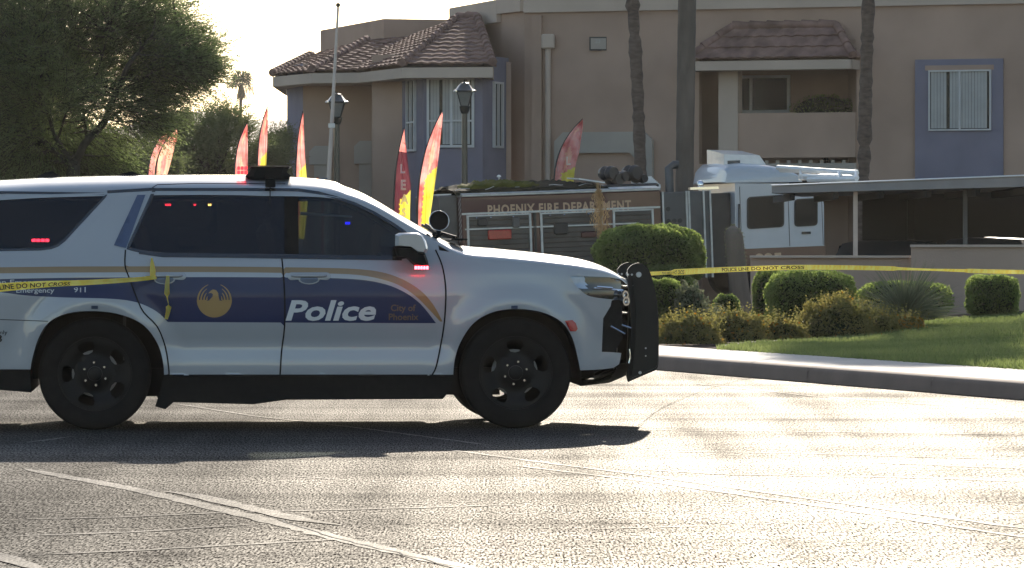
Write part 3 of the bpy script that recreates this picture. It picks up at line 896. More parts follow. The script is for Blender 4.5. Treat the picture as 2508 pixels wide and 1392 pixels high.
# ------------------------------------------------------------------ wall, carport
wl = empty('block_wall', (6.5, 61.7, 0), 0, 'low tan block wall stepping up to the right behind the lawn', 'wall')
mb = MB()
z1 = H + (HY - 632) * 62 / F; z2 = H + (HY - 606) * 61 / F
def rel(mb, o): mb.v = [tuple(Vector(p) - Vector(o)) for p in mb.v]; return mb
wallseg(mb, XY(1838, 62.4), XY(2231, 61.8), -0.1, z1, 0.2); rel(mb, wl.location).build('lower_panel', M['block_wall'], wl, fix=True)
mb = MB(); wallseg(mb, XY(2231, 61.55), XY(2700, 60.8), -0.1, z2, 0.24); rel(mb, wl.location).build('upper_panel', M['block_wall'], wl, fix=True)
mb = MB(); wallseg(mb, XY(1836, 62.3), XY(2229, 61.72), z1 + .002, z1 + 0.035, 0.26); wallseg(mb, XY(2229, 61.5), XY(2700, 60.75), z2 + .002, z2 + 0.04, 0.3)
rel(mb, wl.location).build('coping', M['stucco_band'], wl, fix=True)

cpY0, cpY1 = 74.0, 65.5
cp = empty('carport', (7.0, 70, 0), 0, 'long flat carport roof on slim posts behind the block wall', 'carport')
fl = P(1890, 456, cpY0); fr_ = P(2720, 424, cpY1 - 1.0)
flb = P(1890, 474, cpY0); frb = P(2720, 452, cpY1 - 1.0)
mb = MB(); dv = Vector((0.9, 5.2, 0))
vs = [flb, frb, frb + dv, flb + dv, fl, fr_, fr_ + dv + Vector((0, 0, .015)), fl + dv + Vector((0, 0, .015))]
mb.add(vs, [(3, 2, 1, 0), (4, 5, 6, 7), (0, 1, 5, 4), (1, 2, 6, 5), (2, 3, 7, 6), (3, 0, 4, 7)])
rel(mb, cp.location).build('roof', M['carport_fascia'], cp, fix=True)
mb = MB(); a_ = Vector(fl) + Vector((0, -.03, .012)); b_ = Vector(fr_) + Vector((0, -.03, .012))
mb.tube([a_, a_.lerp(b_, .5), b_], .016, 6); rel(mb, cp.location).build('edge_glint', M['white_metal'], cp, smooth=True)  # white tube added as the bright lit line on the roof edge
def cpost(px, Y, r=0.045, mt='galvanised'):
    mb = MB(); q = P(px, 470, Y); mb.box((q.x - r, Y - r, -0.05), (q.x + r, Y + r, q.z + 0.12))
    rel(mb, cp.location).build('post', M[mt], cp)
cpost(2095, 71.9, .038, 'pole_metal'); cpost(2364, 69.3, 0.035, 'truck_grey'); cpost(2640, 67.0, 0.045)
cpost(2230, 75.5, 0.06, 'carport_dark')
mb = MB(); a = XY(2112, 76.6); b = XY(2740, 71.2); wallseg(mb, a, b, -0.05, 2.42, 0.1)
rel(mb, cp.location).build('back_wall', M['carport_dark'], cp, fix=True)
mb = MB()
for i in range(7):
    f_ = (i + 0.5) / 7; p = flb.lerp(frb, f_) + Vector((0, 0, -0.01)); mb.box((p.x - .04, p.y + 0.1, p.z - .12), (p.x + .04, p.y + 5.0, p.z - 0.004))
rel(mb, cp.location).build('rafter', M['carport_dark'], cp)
# bright rails lying on the carport roof
rl = empty('rail_stack', tuple(P(1990, 440, 73.2)), 0, 'stack of bright white metal rails lying on the left end of the carport roof', 'rails')
def railpart(name, prof, mat='white_metal', r=0.03):
    mb = MB()
    for a, b in prof:
        mb.tube([P(*a) - Vector(rl.location), P(*b) - Vector(rl.location)], r, 6)
        mb.build(name, M[mat], rl, smooth=40); mb = MB()
railpart('rail', [((1905, 411, 74.5), (2099, 424, 72.6)), ((1912, 417, 75.2), (2098, 421, 73.4))], r=0.05)
railpart('rail', [((1970, 432, 73.4), (2100, 436, 72.4)), ((1980, 440, 73.0), (2098, 439, 72.0))], r=0.05)
railpart('cross_piece', [((2096, 420, 72.6), (2097, 440, 72.2)), ((2055, 420, 72.8), (2056, 438, 72.5)), ((1960, 415, 74.0), (1962, 436, 73.6))], r=0.028)
mb = MB(); a = P(1958, 434, 73.6) - Vector(rl.location)
mb.box((a.x, a.y, a.z - .05), (a.x + .22, a.y + .3, a.z + .06), bev=0.01)
mb.add([P(1975, 436, 73.3) - Vector(rl.location), P(2090, 430, 72.6) - Vector(rl.location), P(2060, 424, 74.6) - Vector(rl.location), P(1985, 428, 75.0) - Vector(rl.location)], [(0, 1, 2, 3)])
mb.build('panel', M['white_metal'], rl)

# parked cars in the carport shade
def dark_car(name, label, px, Y, ln, hgt, mat, rz):
    a = P(px, 600, Y)
    root = empty(name, (a.x, Y, 0), rz, label, 'car', 'cars parked under the carport')
    half = [(-ln / 2, .35), (-ln / 2 + .02, .75), (-ln / 2 + .15, hgt * .62), (-ln * .38, hgt * .68), (-ln * .25, hgt * .97), (-.1, hgt), (ln * .12, hgt * .95), (ln * .27, hgt * .66), (ln * .42, hgt * .6), (ln / 2 - .02, .62), (ln / 2, .35)]
    mb = MB(); rows = []
    for yy, k, zz in ((-.88, .97, 0.0), (-.86, .985, .0), (-.6, 1, .0), (.6, 1, 0), (.86, .985, 0), (.88, .97, 0)):
        rows.append([(x * k, yy if z < hgt * .7 else yy * .84, z * (1 if abs(yy) < .7 else .985)) for x, z in half])
    mb.grid(rows); n_ = len(half)
    mb.f.append(tuple(range(n_))); mb.mi.append(0); mb.f.append(tuple(range(5 * n_, 6 * n_))); mb.mi.append(0)
    mb.build('body', M[mat], root, smooth=35, fix=True)
    for sgn in (-1, 1):
        wn = MB(); wn.prism([(-ln * .33, hgt * .7), (ln * .22, hgt * .7), (ln * .1, hgt * .92), (-.1, hgt * .96), (-ln * .22, hgt * .93)], -.01, .01, M=Matrix.Translation((0, sgn * .845, 0)) @ Matrix.Rotation(sgn * 0.28, 4, 'X') @ Matrix.Translation((0, 0, 0)) if False else Matrix.Translation((0, sgn * .80, 0)))
        wn.build('side_window', M['window_pane'], root, fix=True)
    for sx in (-ln * .32, ln * .31):
        for sy in (-.78, .78):
            wh = MB(); wh.lathe([(0.05, -.1), (.2, -.1), (.31, -.1), (.33, -.06), (.33, .06), (.31, .1), (.2, .1), (.05, .1)], 20, M=Matrix.Translation((sx, sy, .33)) @ Matrix.Rotation(R(90), 4, 'X'))
            wh.build('wheel', M['rubber'], root, smooth=40)
    return root
dark_car('parked_car', 'dark pickup sized car in deep shade right of the thin pale carport post', 2190, 73.2, 4.4, 1.45, 'dark_car', R(75))
dark_car('parked_car', 'dark car in deep shade under the right end of the carport', 2440, 71.5, 4.6, 1.5, 'dark_car', R(78))

# ------------------------------------------------------------------ fire engine
TY = 84.0
yaw = R(15.6); pit = R(2.1)
tm = Matrix.Translation(((1130 - CX) * TY / F, TY, 0.0)) @ Matrix.Rotation(yaw, 4, 'Z') @ Matrix.Rotation(-pit, 4, 'Y')
truck = empty('fire_engine', tm.to_translation(), 0, 'long dark red and white fire engine parked behind the hedges', 'fire engine')
truck.rotation_euler = tm.to_euler()
TF = Frame(tm)
def T(px, py, yl=0.0): return TF(px, py, yl)
def tp(pts_, yl=0.0): return [T(x, y, yl) for x, y in pts_]
TW = 2.42
x0 = T(1130, 500)[0]; x1 = T(1618, 480)[0]; x2 = T(1742, 480)[0]; xc0 = T(1800, 500)[0]; xc1 = T(2018, 500)[0]
zt_ = T(1130, 481)[1]; zt2 = T(1618, 461)[1]
zl = T(1370, 508)[1]
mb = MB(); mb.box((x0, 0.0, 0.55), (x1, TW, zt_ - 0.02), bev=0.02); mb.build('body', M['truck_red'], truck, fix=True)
mb = MB(); mb.box((x0 + .01, -.02, zt_ - .018), (x1, TW + .02, zt_ + .03), bev=0.01)
mb.box((x0, -.012, zl - 0.09), (x1 - .02, -.003, zl - 0.05))
mb.build('top_rail', M['galvanised'], truck, fix=True)
mb = MB(); mb.add([(x0 + .02, -.03, zt_ + .031), (x1 - .02, -.03, zt_ + .031), (x1 - .02, .26, zt_ + .082), (x0 + .02, .26, zt_ + .082), (x0 + .02, .26, zt_ + .031), (x1 - .02, .26, zt_ + .031)], [(0, 1, 2, 3), (3, 2, 5, 4), (0, 3, 4), (1, 5, 2)]); mb.build('edge_highlight', M['white_metal'], truck)  # white strip added and tilted to catch the sun along the body top
# shutters
zsh = zl - 0.10
for pxa, pxb in ((1142, 1300), (1322, 1475), (1500, 1600)):
    a = T(pxa, 540)[0]; b = T(pxb, 540)[0]
    mb = MB(); z = 0.75
    while z < zsh - .03:
        mb.box((a + .05, -.03, z), (b - .05, -.004, z + .095), bev=0.008); z += 0.10
    so = mb.build('shutter', M['truck_silver'], truck, fix=True)
    mb = MB()
    for xx in (a, b - .045): mb.box((xx, -.045, .72), (xx + .045, -.003, zsh))
    mb.box((a + .046, -.043, zsh - .03), (b - .046, -.002, zsh))
    mb.build('shutter_frame', M['galvanised'], so, fix=True)
for px, py, w_, h_, mt in ((1222, 575, .50, .20, 'lens_red'), (1180, 545, .22, .16, 'truck_black'), (1262, 545, .16, .22, 'truck_grey'), (1372, 560, .30, .24, 'truck_black'), (1440, 575, .34, .12, 'truck_red')):
    a = T(px, py); mb = MB(); mb.box((a[0] - w_ / 2, -.085, a[1] - h_ / 2), (a[0] + w_ / 2, -.032, a[1] + h_ / 2), bev=.02); mb.build('gear_case', M[mt], truck, fix=True)
for px in (1165, 1200, 1255, 1345, 1380, 1440):
    a = T(px, 524); mb = MB(); mb.lathe([(0, .03), (.016, .02), (.018, 0)], 8, M=Matrix.Translation((a[0], -.045, zsh - .06)) @ Matrix.Rotation(R(90), 4, 'X')); mb.build('marker_light', M['chrome'], truck)
mb = MB(); mb.box((x0 + .05, -.05, zsh - .30), (x1 - .5, -.031, zsh - .27)); mb.build('pull_bar', M['galvanised'], truck)
mb = MB(); a = T(1305, 540)[0]; mb.box((a, -.05, .7), (a + .06, -.004, zsh + .01)); mb.box((a + .01, -.056, 1.1), (a + .05, -.051, 1.35)); mb.build('door_post', M['truck_black'], truck)
v_, f_ = text_mesh("PHOENIX FIRE DEPARTMENT", 1.0, 0.034, 1.14)
wx = max(p[0] for p in v_); ta = T(1193, 499)[0]; tb_ = T(1545, 484)[0]; sc = (tb_ - ta) / wx; hh = 0.19 / 0.72
mb = MB(); mb.add([(ta + p[0] * sc, -.0035, zl + (p[1] - .36) * hh) for p in v_], f_); mb.build('lettering', M['gold_leaf'], truck)
# pump panel
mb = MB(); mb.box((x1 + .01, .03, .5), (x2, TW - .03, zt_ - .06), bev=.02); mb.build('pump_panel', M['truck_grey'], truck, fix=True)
mb = MB()
for px in (1622, 1680, 1686, 1722, 1738):
    a = T(px, 500)[0]; mb.box((a, -.01, .5), (a + .035, .027, zt_ - .05))
mb.build('panel_trim', M['galvanised'], truck)
for i in range(10):
    mb = MB(); a = T(1636 + (i % 3) * 14, 500)[0]; mb.lathe([(0, .0), (.05, .0), (.05, .02), (0, .02)], 12, M=Matrix.Translation((a, .02, 1.2 + .25 * (i // 3))) @ Matrix.Rotation(R(90), 4, 'X')); mb.build('gauge', M['truck_black'], truck)
# cab
cpoly = tp([(1800, 640), (2018, 634), (2018, 500), (2010, 470), (1996, 452), (1800, 449)])
cpoly[0] = (cpoly[0][0], 0.6); cpoly[1] = (cpoly[1][0], 0.6)
mb = MB(); mb.prism(cpoly, .0, TW); mb.build('cab', M['truck_white'], truck, fix=True)
zred = T(1900, 607)[1]
mb = MB(); mb.box((xc0 + .02, -.012, .62), (xc1 + .012, -.003, zred)); mb.build('red_skirt', M['truck_red'], truck)
v_, f_ = text_mesh("225", 0.34, 0.012); ta = T(1850, 625)[0]
mb = MB(); zz = T(1850, 621)[1] - .25; mb.add([(ta + p[0] * 1.15, -.015, zz + p[1]) for p in v_], f_); mb.build('unit_number', M['gold_leaf'], truck)
rp_ = [(1768, 446), (1772, 412), (1784, 400), (1812, 396), (1880, 400), (1925, 410), (1948, 424), (1957, 446)]
poly = tp(list(reversed(rp_)), .35)
n_ = len(poly)
mb = MB(); rows = []
for yy, k in ((.14, 0.0), (.20, .45), (.40, .78), (.8, .97), (1.2, 1.06), (TW - .35, 1.0), (TW - .18, .5), (TW - .14, .0)):
    zb_ = min(p[1] for p in poly)
    rows.append([(p[0], yy, zb_ + (p[1] - zb_) * (0.6 + .4 * k)) for p in poly])
mb.grid(rows); mb.f.append(tuple(range(n_))); mb.mi.append(0); mb.f.append(tuple(range(7 * n_, 8 * n_))); mb.mi.append(0)
mb.build('raised_roof', M['truck_white'], truck, smooth=40, fix=True)
ac = tp([(1774, 412), (1876, 411), (1875, 402), (1860, 381), (1774, 378)], .6)
mb = MB(); mb.prism(ac, .6, 1.75)
mb.v = [(p[0], p[1], p[2] + (.12 * (p[1] - .6) / 1.15 - .0 if p[2] > T(1800, 395, .6)[1] else 0)) for p in mb.v]; aco = mb.build('air_conditioner', M['white_metal'], truck, fix=True)
mb = MB(); a = T(1782, 405, .6); b = T(1812, 393, .6); mb.box((a[0], .585, a[1]), (b[0], .598, b[1])); mb.build('vent_grille', M['truck_grey'], aco)
def rrect(pts_, r, yl):
    q = tp(pts_, yl); cx_ = sum(p[0] for p in q) / 4; cz_ = sum(p[1] for p in q) / 4; out = []
    for i, p in enumerate(q):
        pr = q[i - 1]; nx_ = q[(i + 1) % 4]
        def to(a, b, dd):
            L_ = math.hypot(b[0] - a[0], b[1] - a[1]); return (a[0] + (b[0] - a[0]) * dd / L_, a[1] + (b[1] - a[1]) * dd / L_)
        s0 = to(p, pr, r); s1 = to(p, nx_, r)
        for k in range(5):
            t_ = k / 4; out.append(((1 - t_) ** 2 * s0[0] + 2 * t_ * (1 - t_) * p[0] + t_ * t_ * s1[0], (1 - t_) ** 2 * s0[1] + 2 * t_ * (1 - t_) * p[1] + t_ * t_ * s1[1]))
    return out
for pts_ in ([(1829, 562), (1920, 556), (1920, 477), (1829, 483)], [(1945, 556), (2002, 553), (2002, 485), (1945, 488)]):
    mb = MB(); mb.prism(rrect(pts_, .09, 0), -.02, -.004); wo = mb.build('cab_window', M['truck_black'], truck, fix=True)
    mb = MB()
    cxx = [p for p in rrect(pts_, .09, 0)]; mx_ = sum(p[0] for p in cxx) / len(cxx); mz_ = sum(p[1] for p in cxx) / len(cxx)
    mb.prism([(mx_ + (p[0] - mx_) * .93, mz_ + (p[1] - mz_) * .93) for p in cxx], -.026, -.021); mb.build('pane', M['window_pane'], wo, fix=True)
for px in (1812, 1930, 2012):
    mb = MB(); a = T(px, 500)[0]; mb.box((a, -.006, zred + .02), (a + .012, -.002, zt_ + .0)); mb.build('door_gap', M['truck_black'], truck)
mb = MB(); a = T(1974, 570); mb.box((a[0] - .1, -.03, a[1] - .03), (a[0] + .1, -.004, a[1] + .02), bev=.005); mb.build('door_handle', M['truck_black'], truck)
mb = MB(); mb.tube([(T(1808, 500)[0], -.05, T(1808, 500)[1]), (T(1808, 560)[0], -.05, T(1808, 560)[1])], .018, 6)
mb.build('grab_rail', M['truck_black'], truck)
mb = MB(); mb.box((xc1 + .005, .25, 1.55), (xc1 + .02, TW - .25, 2.55)); mb.build('windshield', M['window_pane'], truck)
mb = MB(); mb.box((xc1 + .01, .1, .45), (xc1 + .45, TW - .1, .85), bev=.04); mb.build('front_bumper', M['chrome'], truck, fix=True)
mb = MB(); mb.box((x2 + .02, .25, .6), (xc0 - .02, TW - .25, zt_ - .12)); mb.build('cab_gap_shade', M['truck_black'], truck)  # black block stands for the shadow in the gap behind the cab
# rear chevrons, tail box
mb = MB(); mb.box((x0 - .42, .25, .55), (x0 - .01, TW - .2, zt_ + .03), bev=.03); mb.build('tail_box', M['truck_grey'], truck, fix=True)
mb = MB()
for i in range(8):
    z = zt_ - .06 - i * .11
    mb.add([(x0 - .004, .02, z), (x0 - .004, .24, z - .14), (x0 - .004, .24, z - .09), (x0 - .004, .02, z + .05)], [(0, 1, 2, 3)])
mb.build('chevron', M['stripe_white'], truck, fix=True)
mb = MB(); mb.box((x0 - .42, .4, zt_ + .032), (x0 - .1, TW - .5, zt_ + .06)); mb.build('tail_lid', M['white_metal'], truck)
# hose bed cover
def lumpy(name, mat, xa, xb, ya, yb, z0_, hfun, nx_=40, ny_=12):
    rows = []
    for j in range(ny_ + 1):
        yy = ya + (yb - ya) * j / ny_
        rows.append([(xa + (xb - xa) * i / nx_, yy + rng.normal() * .01, z0_ + hfun(i / nx_, j / ny_) + rng.normal() * .012) for i in range(nx_ + 1)])
    mb = MB(); mb.grid([[(p[0], ya, z0_ - .02) for p in rows[0]]] + rows + [[(p[0], yb, z0_ - .02) for p in rows[0]]])
    return mb.build(name, M[mat], truck, smooth=True, fix=True)
xa = T(1118, 470)[0]; xb = T(1500, 455)[0]
def hf(u, v): return (0.13 + .10 * math.sin(u * 3.1) + .04 * math.sin(u * 23 + v * 5)) * (0.35 + .65 * math.sin(min(1, v * 1.4) * math.pi / 2))
lumpy('hose_bed_cover', 'tarp_dark', xa, xb, .12, TW - .2, zt_ + .03, hf)
lumpy('hose_load', 'tarp_yellow', T(1165, 460)[0], T(1345, 455)[0], .4, 1.6, zt_ + .16, lambda u, v: .16 * math.sin(u * math.pi) ** .5 * (.5 + .5 * v) + .02 * math.sin(u * 31))
mb = MB()
for i in range(5):
    u = i / 5; pts_ = []
    for k in range(8):
        uu = u + .12 * k / 7; pts_.append((xa + (xb - xa) * min(uu, 1), .10 + .05 * k + .1 * (i % 3), zt_ + .03 + hf(min(uu, 1), (.1 + .05 * k) / TW) + .03))
    mb = MB(); mb.tube(pts_, .007, 5); mb.build('strap', M['galvanised'], truck)
mb = MB(); a = T(1415, 437, .5); b = T(1478, 446, .5)
mb.add([(a[0], .4, a[1]), (b[0], .4, b[1]), (b[0], 1.3, b[1] + .03), (a[0], 1.3, a[1] + .03), (a[0], .4, a[1] - .03), (b[0], .4, b[1] - .03), (b[0], 1.3, b[1]), (a[0], 1.3, a[1])], [(0, 1, 2, 3), (7, 6, 5, 4), (0, 4, 5, 1), (1, 5, 6, 2), (2, 6, 7, 3), (3, 7, 4, 0)])
mb.build('hatch', M['white_metal'], truck, fix=True)
# deck gun and reels
mb = MB()
for px, py, r in ((1490, 425, .16), (1520, 432, .12), (1548, 424, .17), (1505, 440, .14), (1566, 438, .1)):
    a = T(px, py, 1.0); rr_ = [(0, -.2), (r * .8, -.2), (r, -.1), (r * .7, 0), (r, .1), (r * .8, .2), (0, .2)]
    mb.lathe(rr_, 16, M=Matrix.Translation((a[0], 1.0, a[1])) @ Matrix.Rotation(R(90), 4, 'X') @ Matrix.Rotation(R(20), 4, 'Y'))
mb.box((T(1470, 450, 1)[0], .6, zt_), (T(1600, 450, 1)[0], 1.5, zt_ + .14), bev=.03)
mb.build('deck_gun', M['truck_black'], truck, smooth=40, fix=True)
mb = MB(); mb.box((T(1560, 460)[0], .1, zt_ + .031), (T(1622, 460)[0], 1.3, zt_ + .06)); 
for k in range(7): mb.box((T(1572, 450, 1.2)[0], 1.31 + .1 * k, zt_ + .06 + .015 * k), (T(1622, 450, 1.2)[0], 1.35 + .1 * k, zt_ + .11 + .03 * k))
mb.build('tread_deck', M['white_metal'], truck)
mb = MB(); a = T(1638, 410, .6); mb.tube([(a[0], .6, zt_ - .1), (a[0], .6, a[1] - .02), (a[0] + .12, .6, a[1] + .05), (a[0] + .2, .6, a[1] + .04)], .09, 12); mb.build('exhaust_pipe', M['truck_grey'], truck, smooth=40)
mb = MB(); a = T(1700, 448, .3); mb.box((a[0] - .12, .2, zt_ - .03), (a[0] + .5, .35, zt_ + .02)); mb.lathe([(0, 0), (.07, 0), (.08, .05), (.05, .12), (0, .14)], 12, M=Matrix.Translation((a[0] + .15, .35, zt_ + .03))); mb.build('warning_light', M['chrome'], truck, smooth=40)
mb = MB(); a = T(1222, 433, 2.0); mb.tube([(a[0], 2.0, zt_), (a[0], 2.0, a[1])], .012, 6); mb.lathe([(0, 0), (.05, 0), (.045, .03), (0, .05)], 10, M=Matrix.Translation((a[0], 2.0, a[1] - .01))); mb.build('antenna', M['white_metal'], truck)
for sx in (1.35, 6.6):
    for sy in (.17, TW - .17):
        mb = MB(); mb.lathe([(0.1, -.15), (.28, -.12), (.30, -.16), (.48, -.16), (.52, -.1), (.52, .1), (.48, .16), (.1, .16)], 28, M=Matrix.Translation((sx, sy, .52)) @ Matrix.Rotation(R(90), 4, 'X')); mb.build('wheel', M['rubber'], truck, smooth=35)

# ------------------------------------------------------------------ street furniture
def street_lamp(px, topy, Y, label):
    top = P(px, topy, Y); s_ = Y / F
    root = empty('street_lamp', (top.x, Y, 0), 0, label, 'street lamp', 'black lantern street lamps')
    h = top.z; lh = 62 * s_     # lantern height
    mb = MB(); mb.tube([(0, 0, 0), (0, 0, .5), (0, 0, h - lh - .12)], [.11, .075, .06], 12); mb.tube([(0, 0, h - lh - .16), (0, 0, h - lh - .10), (0, 0, h - lh)], [.07, .10, .12], 12); mb.build('pole', M['lamp_metal'], root, smooth=40)
    z0 = h - lh; z1_ = h - lh * .42; n_ = 4
    mb = MB()
    for k in range(n_):
        an = math.pi / 4 + k * math.pi / 2; c_, s2 = math.cos(an), math.sin(an)
        mb.tube([(c_ * .11, s2 * .11, z0), (c_ * .235, s2 * .235, z1_)], .014, 5)
    for zz, rr_ in ((z1_, .235), (z0, .12)):
        mb.tube([(rr_ * math.cos(math.pi / 4 + k * math.pi / 2), rr_ * math.sin(math.pi / 4 + k * math.pi / 2), zz) for k in range(5)], .014, 5)
    ln = mb.build('lantern_frame', M['lamp_metal'], root)
    mb = MB(); rows = [[(r_ * math.cos(math.pi / 4 + k * math.pi / 2), r_ * math.sin(math.pi / 4 + k * math.pi / 2), zz) for k in range(4)] for zz, r_ in ((z0, .10), (z1_, .222))]
    mb.grid(rows, closed=True); mb.build('glass', M['frosted'], ln)
    mb = MB(); M0 = Matrix.Translation((0, 0, 0))
    prof = [(.26, z1_), (.25, z1_ + .03), (.20, z1_ + lh * .10), (.13, z1_ + lh * .26), (.11, z1_ + lh * .28), (.10, z1_ + lh * .34), (.035, z1_ + lh * .37), (.03, z1_ + lh * .40), (.045, z1_ + lh * .43), (.0, h)]
    mb.lathe(prof, 8); cp_ = mb.build('cap', M['lamp_metal'], root, smooth=30)
    mb = MB()
    for k in range(4):
        an = math.pi / 4 + k * math.pi / 2; mb.lathe([(0, 0), (.022, .01), (.022, .03), (0, .045)], 6, M=Matrix.Translation((.255 * math.cos(an), .255 * math.sin(an), z1_ - .01)))
    mb.build('finial', M['chrome'], cp_)
    return root
street_lamp(825, 226, 90, 'black lantern street lamp right behind the flagpole')
street_lamp(1138, 199, 90.5, 'black lantern street lamp in front of the blue grey bay with blinds')

fp_t = P(828, 18, 76); fp_b = P(805, 445, 76)
root = empty('flagpole', (fp_b.x - .1, 76, 0), 0, 'slim bare flagpole with ball top, leaning slightly right', 'flagpole')
dirp = (fp_t - fp_b) / (fp_t.z - fp_b.z); base = fp_b - dirp * fp_b.z; root.location = base
mb = MB(); mb.tube([(0, 0, 0), (fp_t - base) * .5, fp_t - base], [.055, .042, .022], 10); mb.build('pole', M['pole_metal'], root, smooth=40)
mb = MB(); mb.lathe([(0, 0), (.03, .005), (.045, .04), (.03, .075), (0, .08)], 12, M=Matrix.Translation(fp_t - base)); mb.build('ball', M['bark_dark'], root, smooth=True)
mb = MB()
for f_ in (.25, .42, .62): mb.box(tuple((fp_t - base) * f_ - Vector((.06, .05, .04))), tuple((fp_t - base) * f_ + Vector((.06, .02, .04))))
mb.build('cleat', M['galvanised'], root)

# feather flags
def feather_flag(label, Y, tip, bot, width, lean_w=0.0, cols=('flag_red', 'flag_yellow', 'flag_pale'), ysplit=0.75, letters=None, shade_from=None, htot=None, seed=0):
    """tip, bot: photo pixels of the pole tip and of the pole where it leaves view; blade hangs to the right of the pole"""
    t_ = P(*tip, Y); b_ = P(*bot, Y)
    root = empty('feather_flag', (b_.x, Y, 0), 0, label, 'feather flag', 'red feather flags')
    o = Vector((b_.x, Y, 0))
    hz = t_.z; zb = max(.9, b_.z - 1.2); wd = width * Y / F
    # pole curve: vertical then bending right to the tip
    def polex(u):    # u 0 at zb, 1 at tip
        z = zb + (hz - zb) * u; v_ = max(0.0, (z - b_.z) / (hz - b_.z)); return (t_.x - b_.x) * (.12 * v_ + .88 * v_ ** 2.5)
    pole = [(polex(0), 0, 0)] + [(polex(i / 16), 0, zb + (hz - zb) * i / 16) for i in range(17)]
    mb = MB(); mb.tube(pole, [.022] * 9 + [.018] * 4 + [.012] * 5, 6); mb.build('pole', M['truck_black'], root)
    rows = []; nn_ = 90; mcol = []
    rs = random.Random(seed); ph = rs.random() * 6
    for i in range(nn_ + 1):
        u = i / nn_; z = zb + (hz - zb) * u
        xl_ = polex(u)
        # right edge of the blade drops from the tip, leaning back towards the pole
        vis = (hz - z) / (hz - b_.z)
        xr = polex(1.0) + .01 - lean_w * Y / F * vis ** 1.3
        if vis > 1: xr = min(xr, xl_ + wd * max(.35, 1.1 - .5 * (vis - 1)))
        xr = max(xl_ + .01, min(xr, xl_ + wd * 1.05))
        row = []
        for j in range(17):
            v = j / 16
            fold = .05 * math.sin(v * 7 + z * 1.8 + ph) * v + .022 * math.sin(v * 19 + z * 4 + ph)
            row.append((xl_ + (xr - xl_) * v, fold + .02, z - .10 * v * (1 if u > .9 else .3)))
        rows.append(row)
    vs = []; fs = []; mi = []
    for r_ in rows: vs += r_
    for i in range(nn_):
        for j in range(16):
            fs.append((i * 17 + j, i * 17 + j + 1, (i + 1) * 17 + j + 1, (i + 1) * 17 + j))
            u = i / nn_; v = j / 16
            py_ = HY - (zb + (hz - zb) * u - H) * F / Y
            k = 0
            sx_ = (py_ - tip[1]) / (bot[1] - tip[1]) - ysplit + .06
            if cols[1] and sx_ > 0 and v > max(.34, .95 - sx_ * 5) + .03 * math.sin(i * 2.1): k = 1
            elif cols[0] == 'flag_red_shaded': k = 2 if py_ < 372 else 0  # sunlit top and shaded rest painted into the cloth colour
            elif cols[2] and .36 + .05 * math.sin(i * .35 + seed) < v < .50 + .16 * math.sin(i * .21 + seed) and u < .93: k = 2
            mi.append(k)
    mb = MB(); mb.v = vs; mb.f = fs; mb.mi = mi
    bl = mb.build('banner', [M[c] if c else M['flag_red'] for c in cols], root, smooth=True)
    if letters:
        mb = MB()
        for ch, px, py, hpx in letters:
            v_, f_ = text_mesh(ch, 1.0, .04); q = P(px, py, Y); s_ = hpx * Y / F / .72
            mb.add([(q.x - o.x + p[0] * s_ * .8, -.09, q.z + p[1] * s_) for p in v_], f_)
        mb.build('lettering', M['flag_white'], bl)
    mb = MB(); mb.lathe([(0, 0), (.2, 0), (.2, .03), (.03, .05), (.03, .3), (0, .3)], 12); mb.build('ground_base', M['truck_black'], root)
    return root
feather_flag('pale red feather flag, left and partly hidden one of the overlapping left pair', 84, (407, 319), (362, 432), 44, 10, ysplit=2, seed=1)
feather_flag('pale streaked red feather flag overlapping its twin, at the far left', 83, (433, 314), (380, 432), 42, 26, ('flag_pale', 'flag_yellow', 'flag_red'), 2, seed=2)
feather_flag('short red feather flag directly below the distant palm', 84, (605, 301), (574, 430), 36, 0, ysplit=2, seed=3)
feather_flag('slender red feather flag with yellow foot standing against the white sky', 82, (655, 262), (630, 410), 26, 5, ysplit=.80, seed=4)
feather_flag('red feather flag with yellow foot in front of the building corner, left of the flagpole', 82, (742, 273), (724, 436), 32, -8, ysplit=.84, seed=5)
feather_flag('red feather flag lettered L E A S, shade painted below its lit top', 80, (990, 313), (964, 520), 38, -26, ('flag_red_shaded', 'flag_yellow', 'flag_red'), .80,
             [('L', 980, 424, 22), ('E', 981, 465, 24), ('A', 982, 500, 24), ('S', 984, 530, 20)], seed=6)
feather_flag('tall leaning red feather flag with bright yellow lower half beside the fire engine', 81, (1083, 272), (1022, 520), 46, 30, ysplit=.60, seed=7)
feather_flag('pink red feather flag lettered L standing behind the fire engine hose bed', 93.5, (1427, 291), (1357, 444), 46, 22, ('flag_red', 'flag_yellow', 'flag_pale'), .82,
             [('L', 1386, 404, 20)], seed=8)
# lettered flag above: lit top and shaded lower part painted as two reds
# small sign beyond the roof
sg = empty('small_sign', tuple(P(790, 440, 70)), 0, 'small red edged grey sign at the foot of the flagpole', 'sign')
mb = MB(); w_ = 12 * 70 / F; mb.box((-w_, 0, -.35), (w_, .02, .03)); mb.build('board', M['satin_silver'], sg)
mb = MB(); mb.box((-w_ - .02, -.005, -.35), (-w_ + .02, .022, .035)); mb.box((-.02, .005, -1.9), (.02, .03, -.35)); mb.build('post', M['lens_red'], sg)
sg2 = empty('sign_post', (P(425, 400, 88).x, 88, 0), 0, 'small dark box on a post in front of the left trees', 'sign')
mb = MB(); z_ = P(425, 392, 88).z; mb.tube([(0, 0, 0), (0, 0, z_ - .2)], .04, 8); mb.build('post', M['truck_black'], sg2)
mb = MB(); mb.box((-.11, -.08, z_ - .28), (.12, .08, z_ + .02), bev=.02); mb.build('box', M['lamp_metal'], sg2, fix=True)

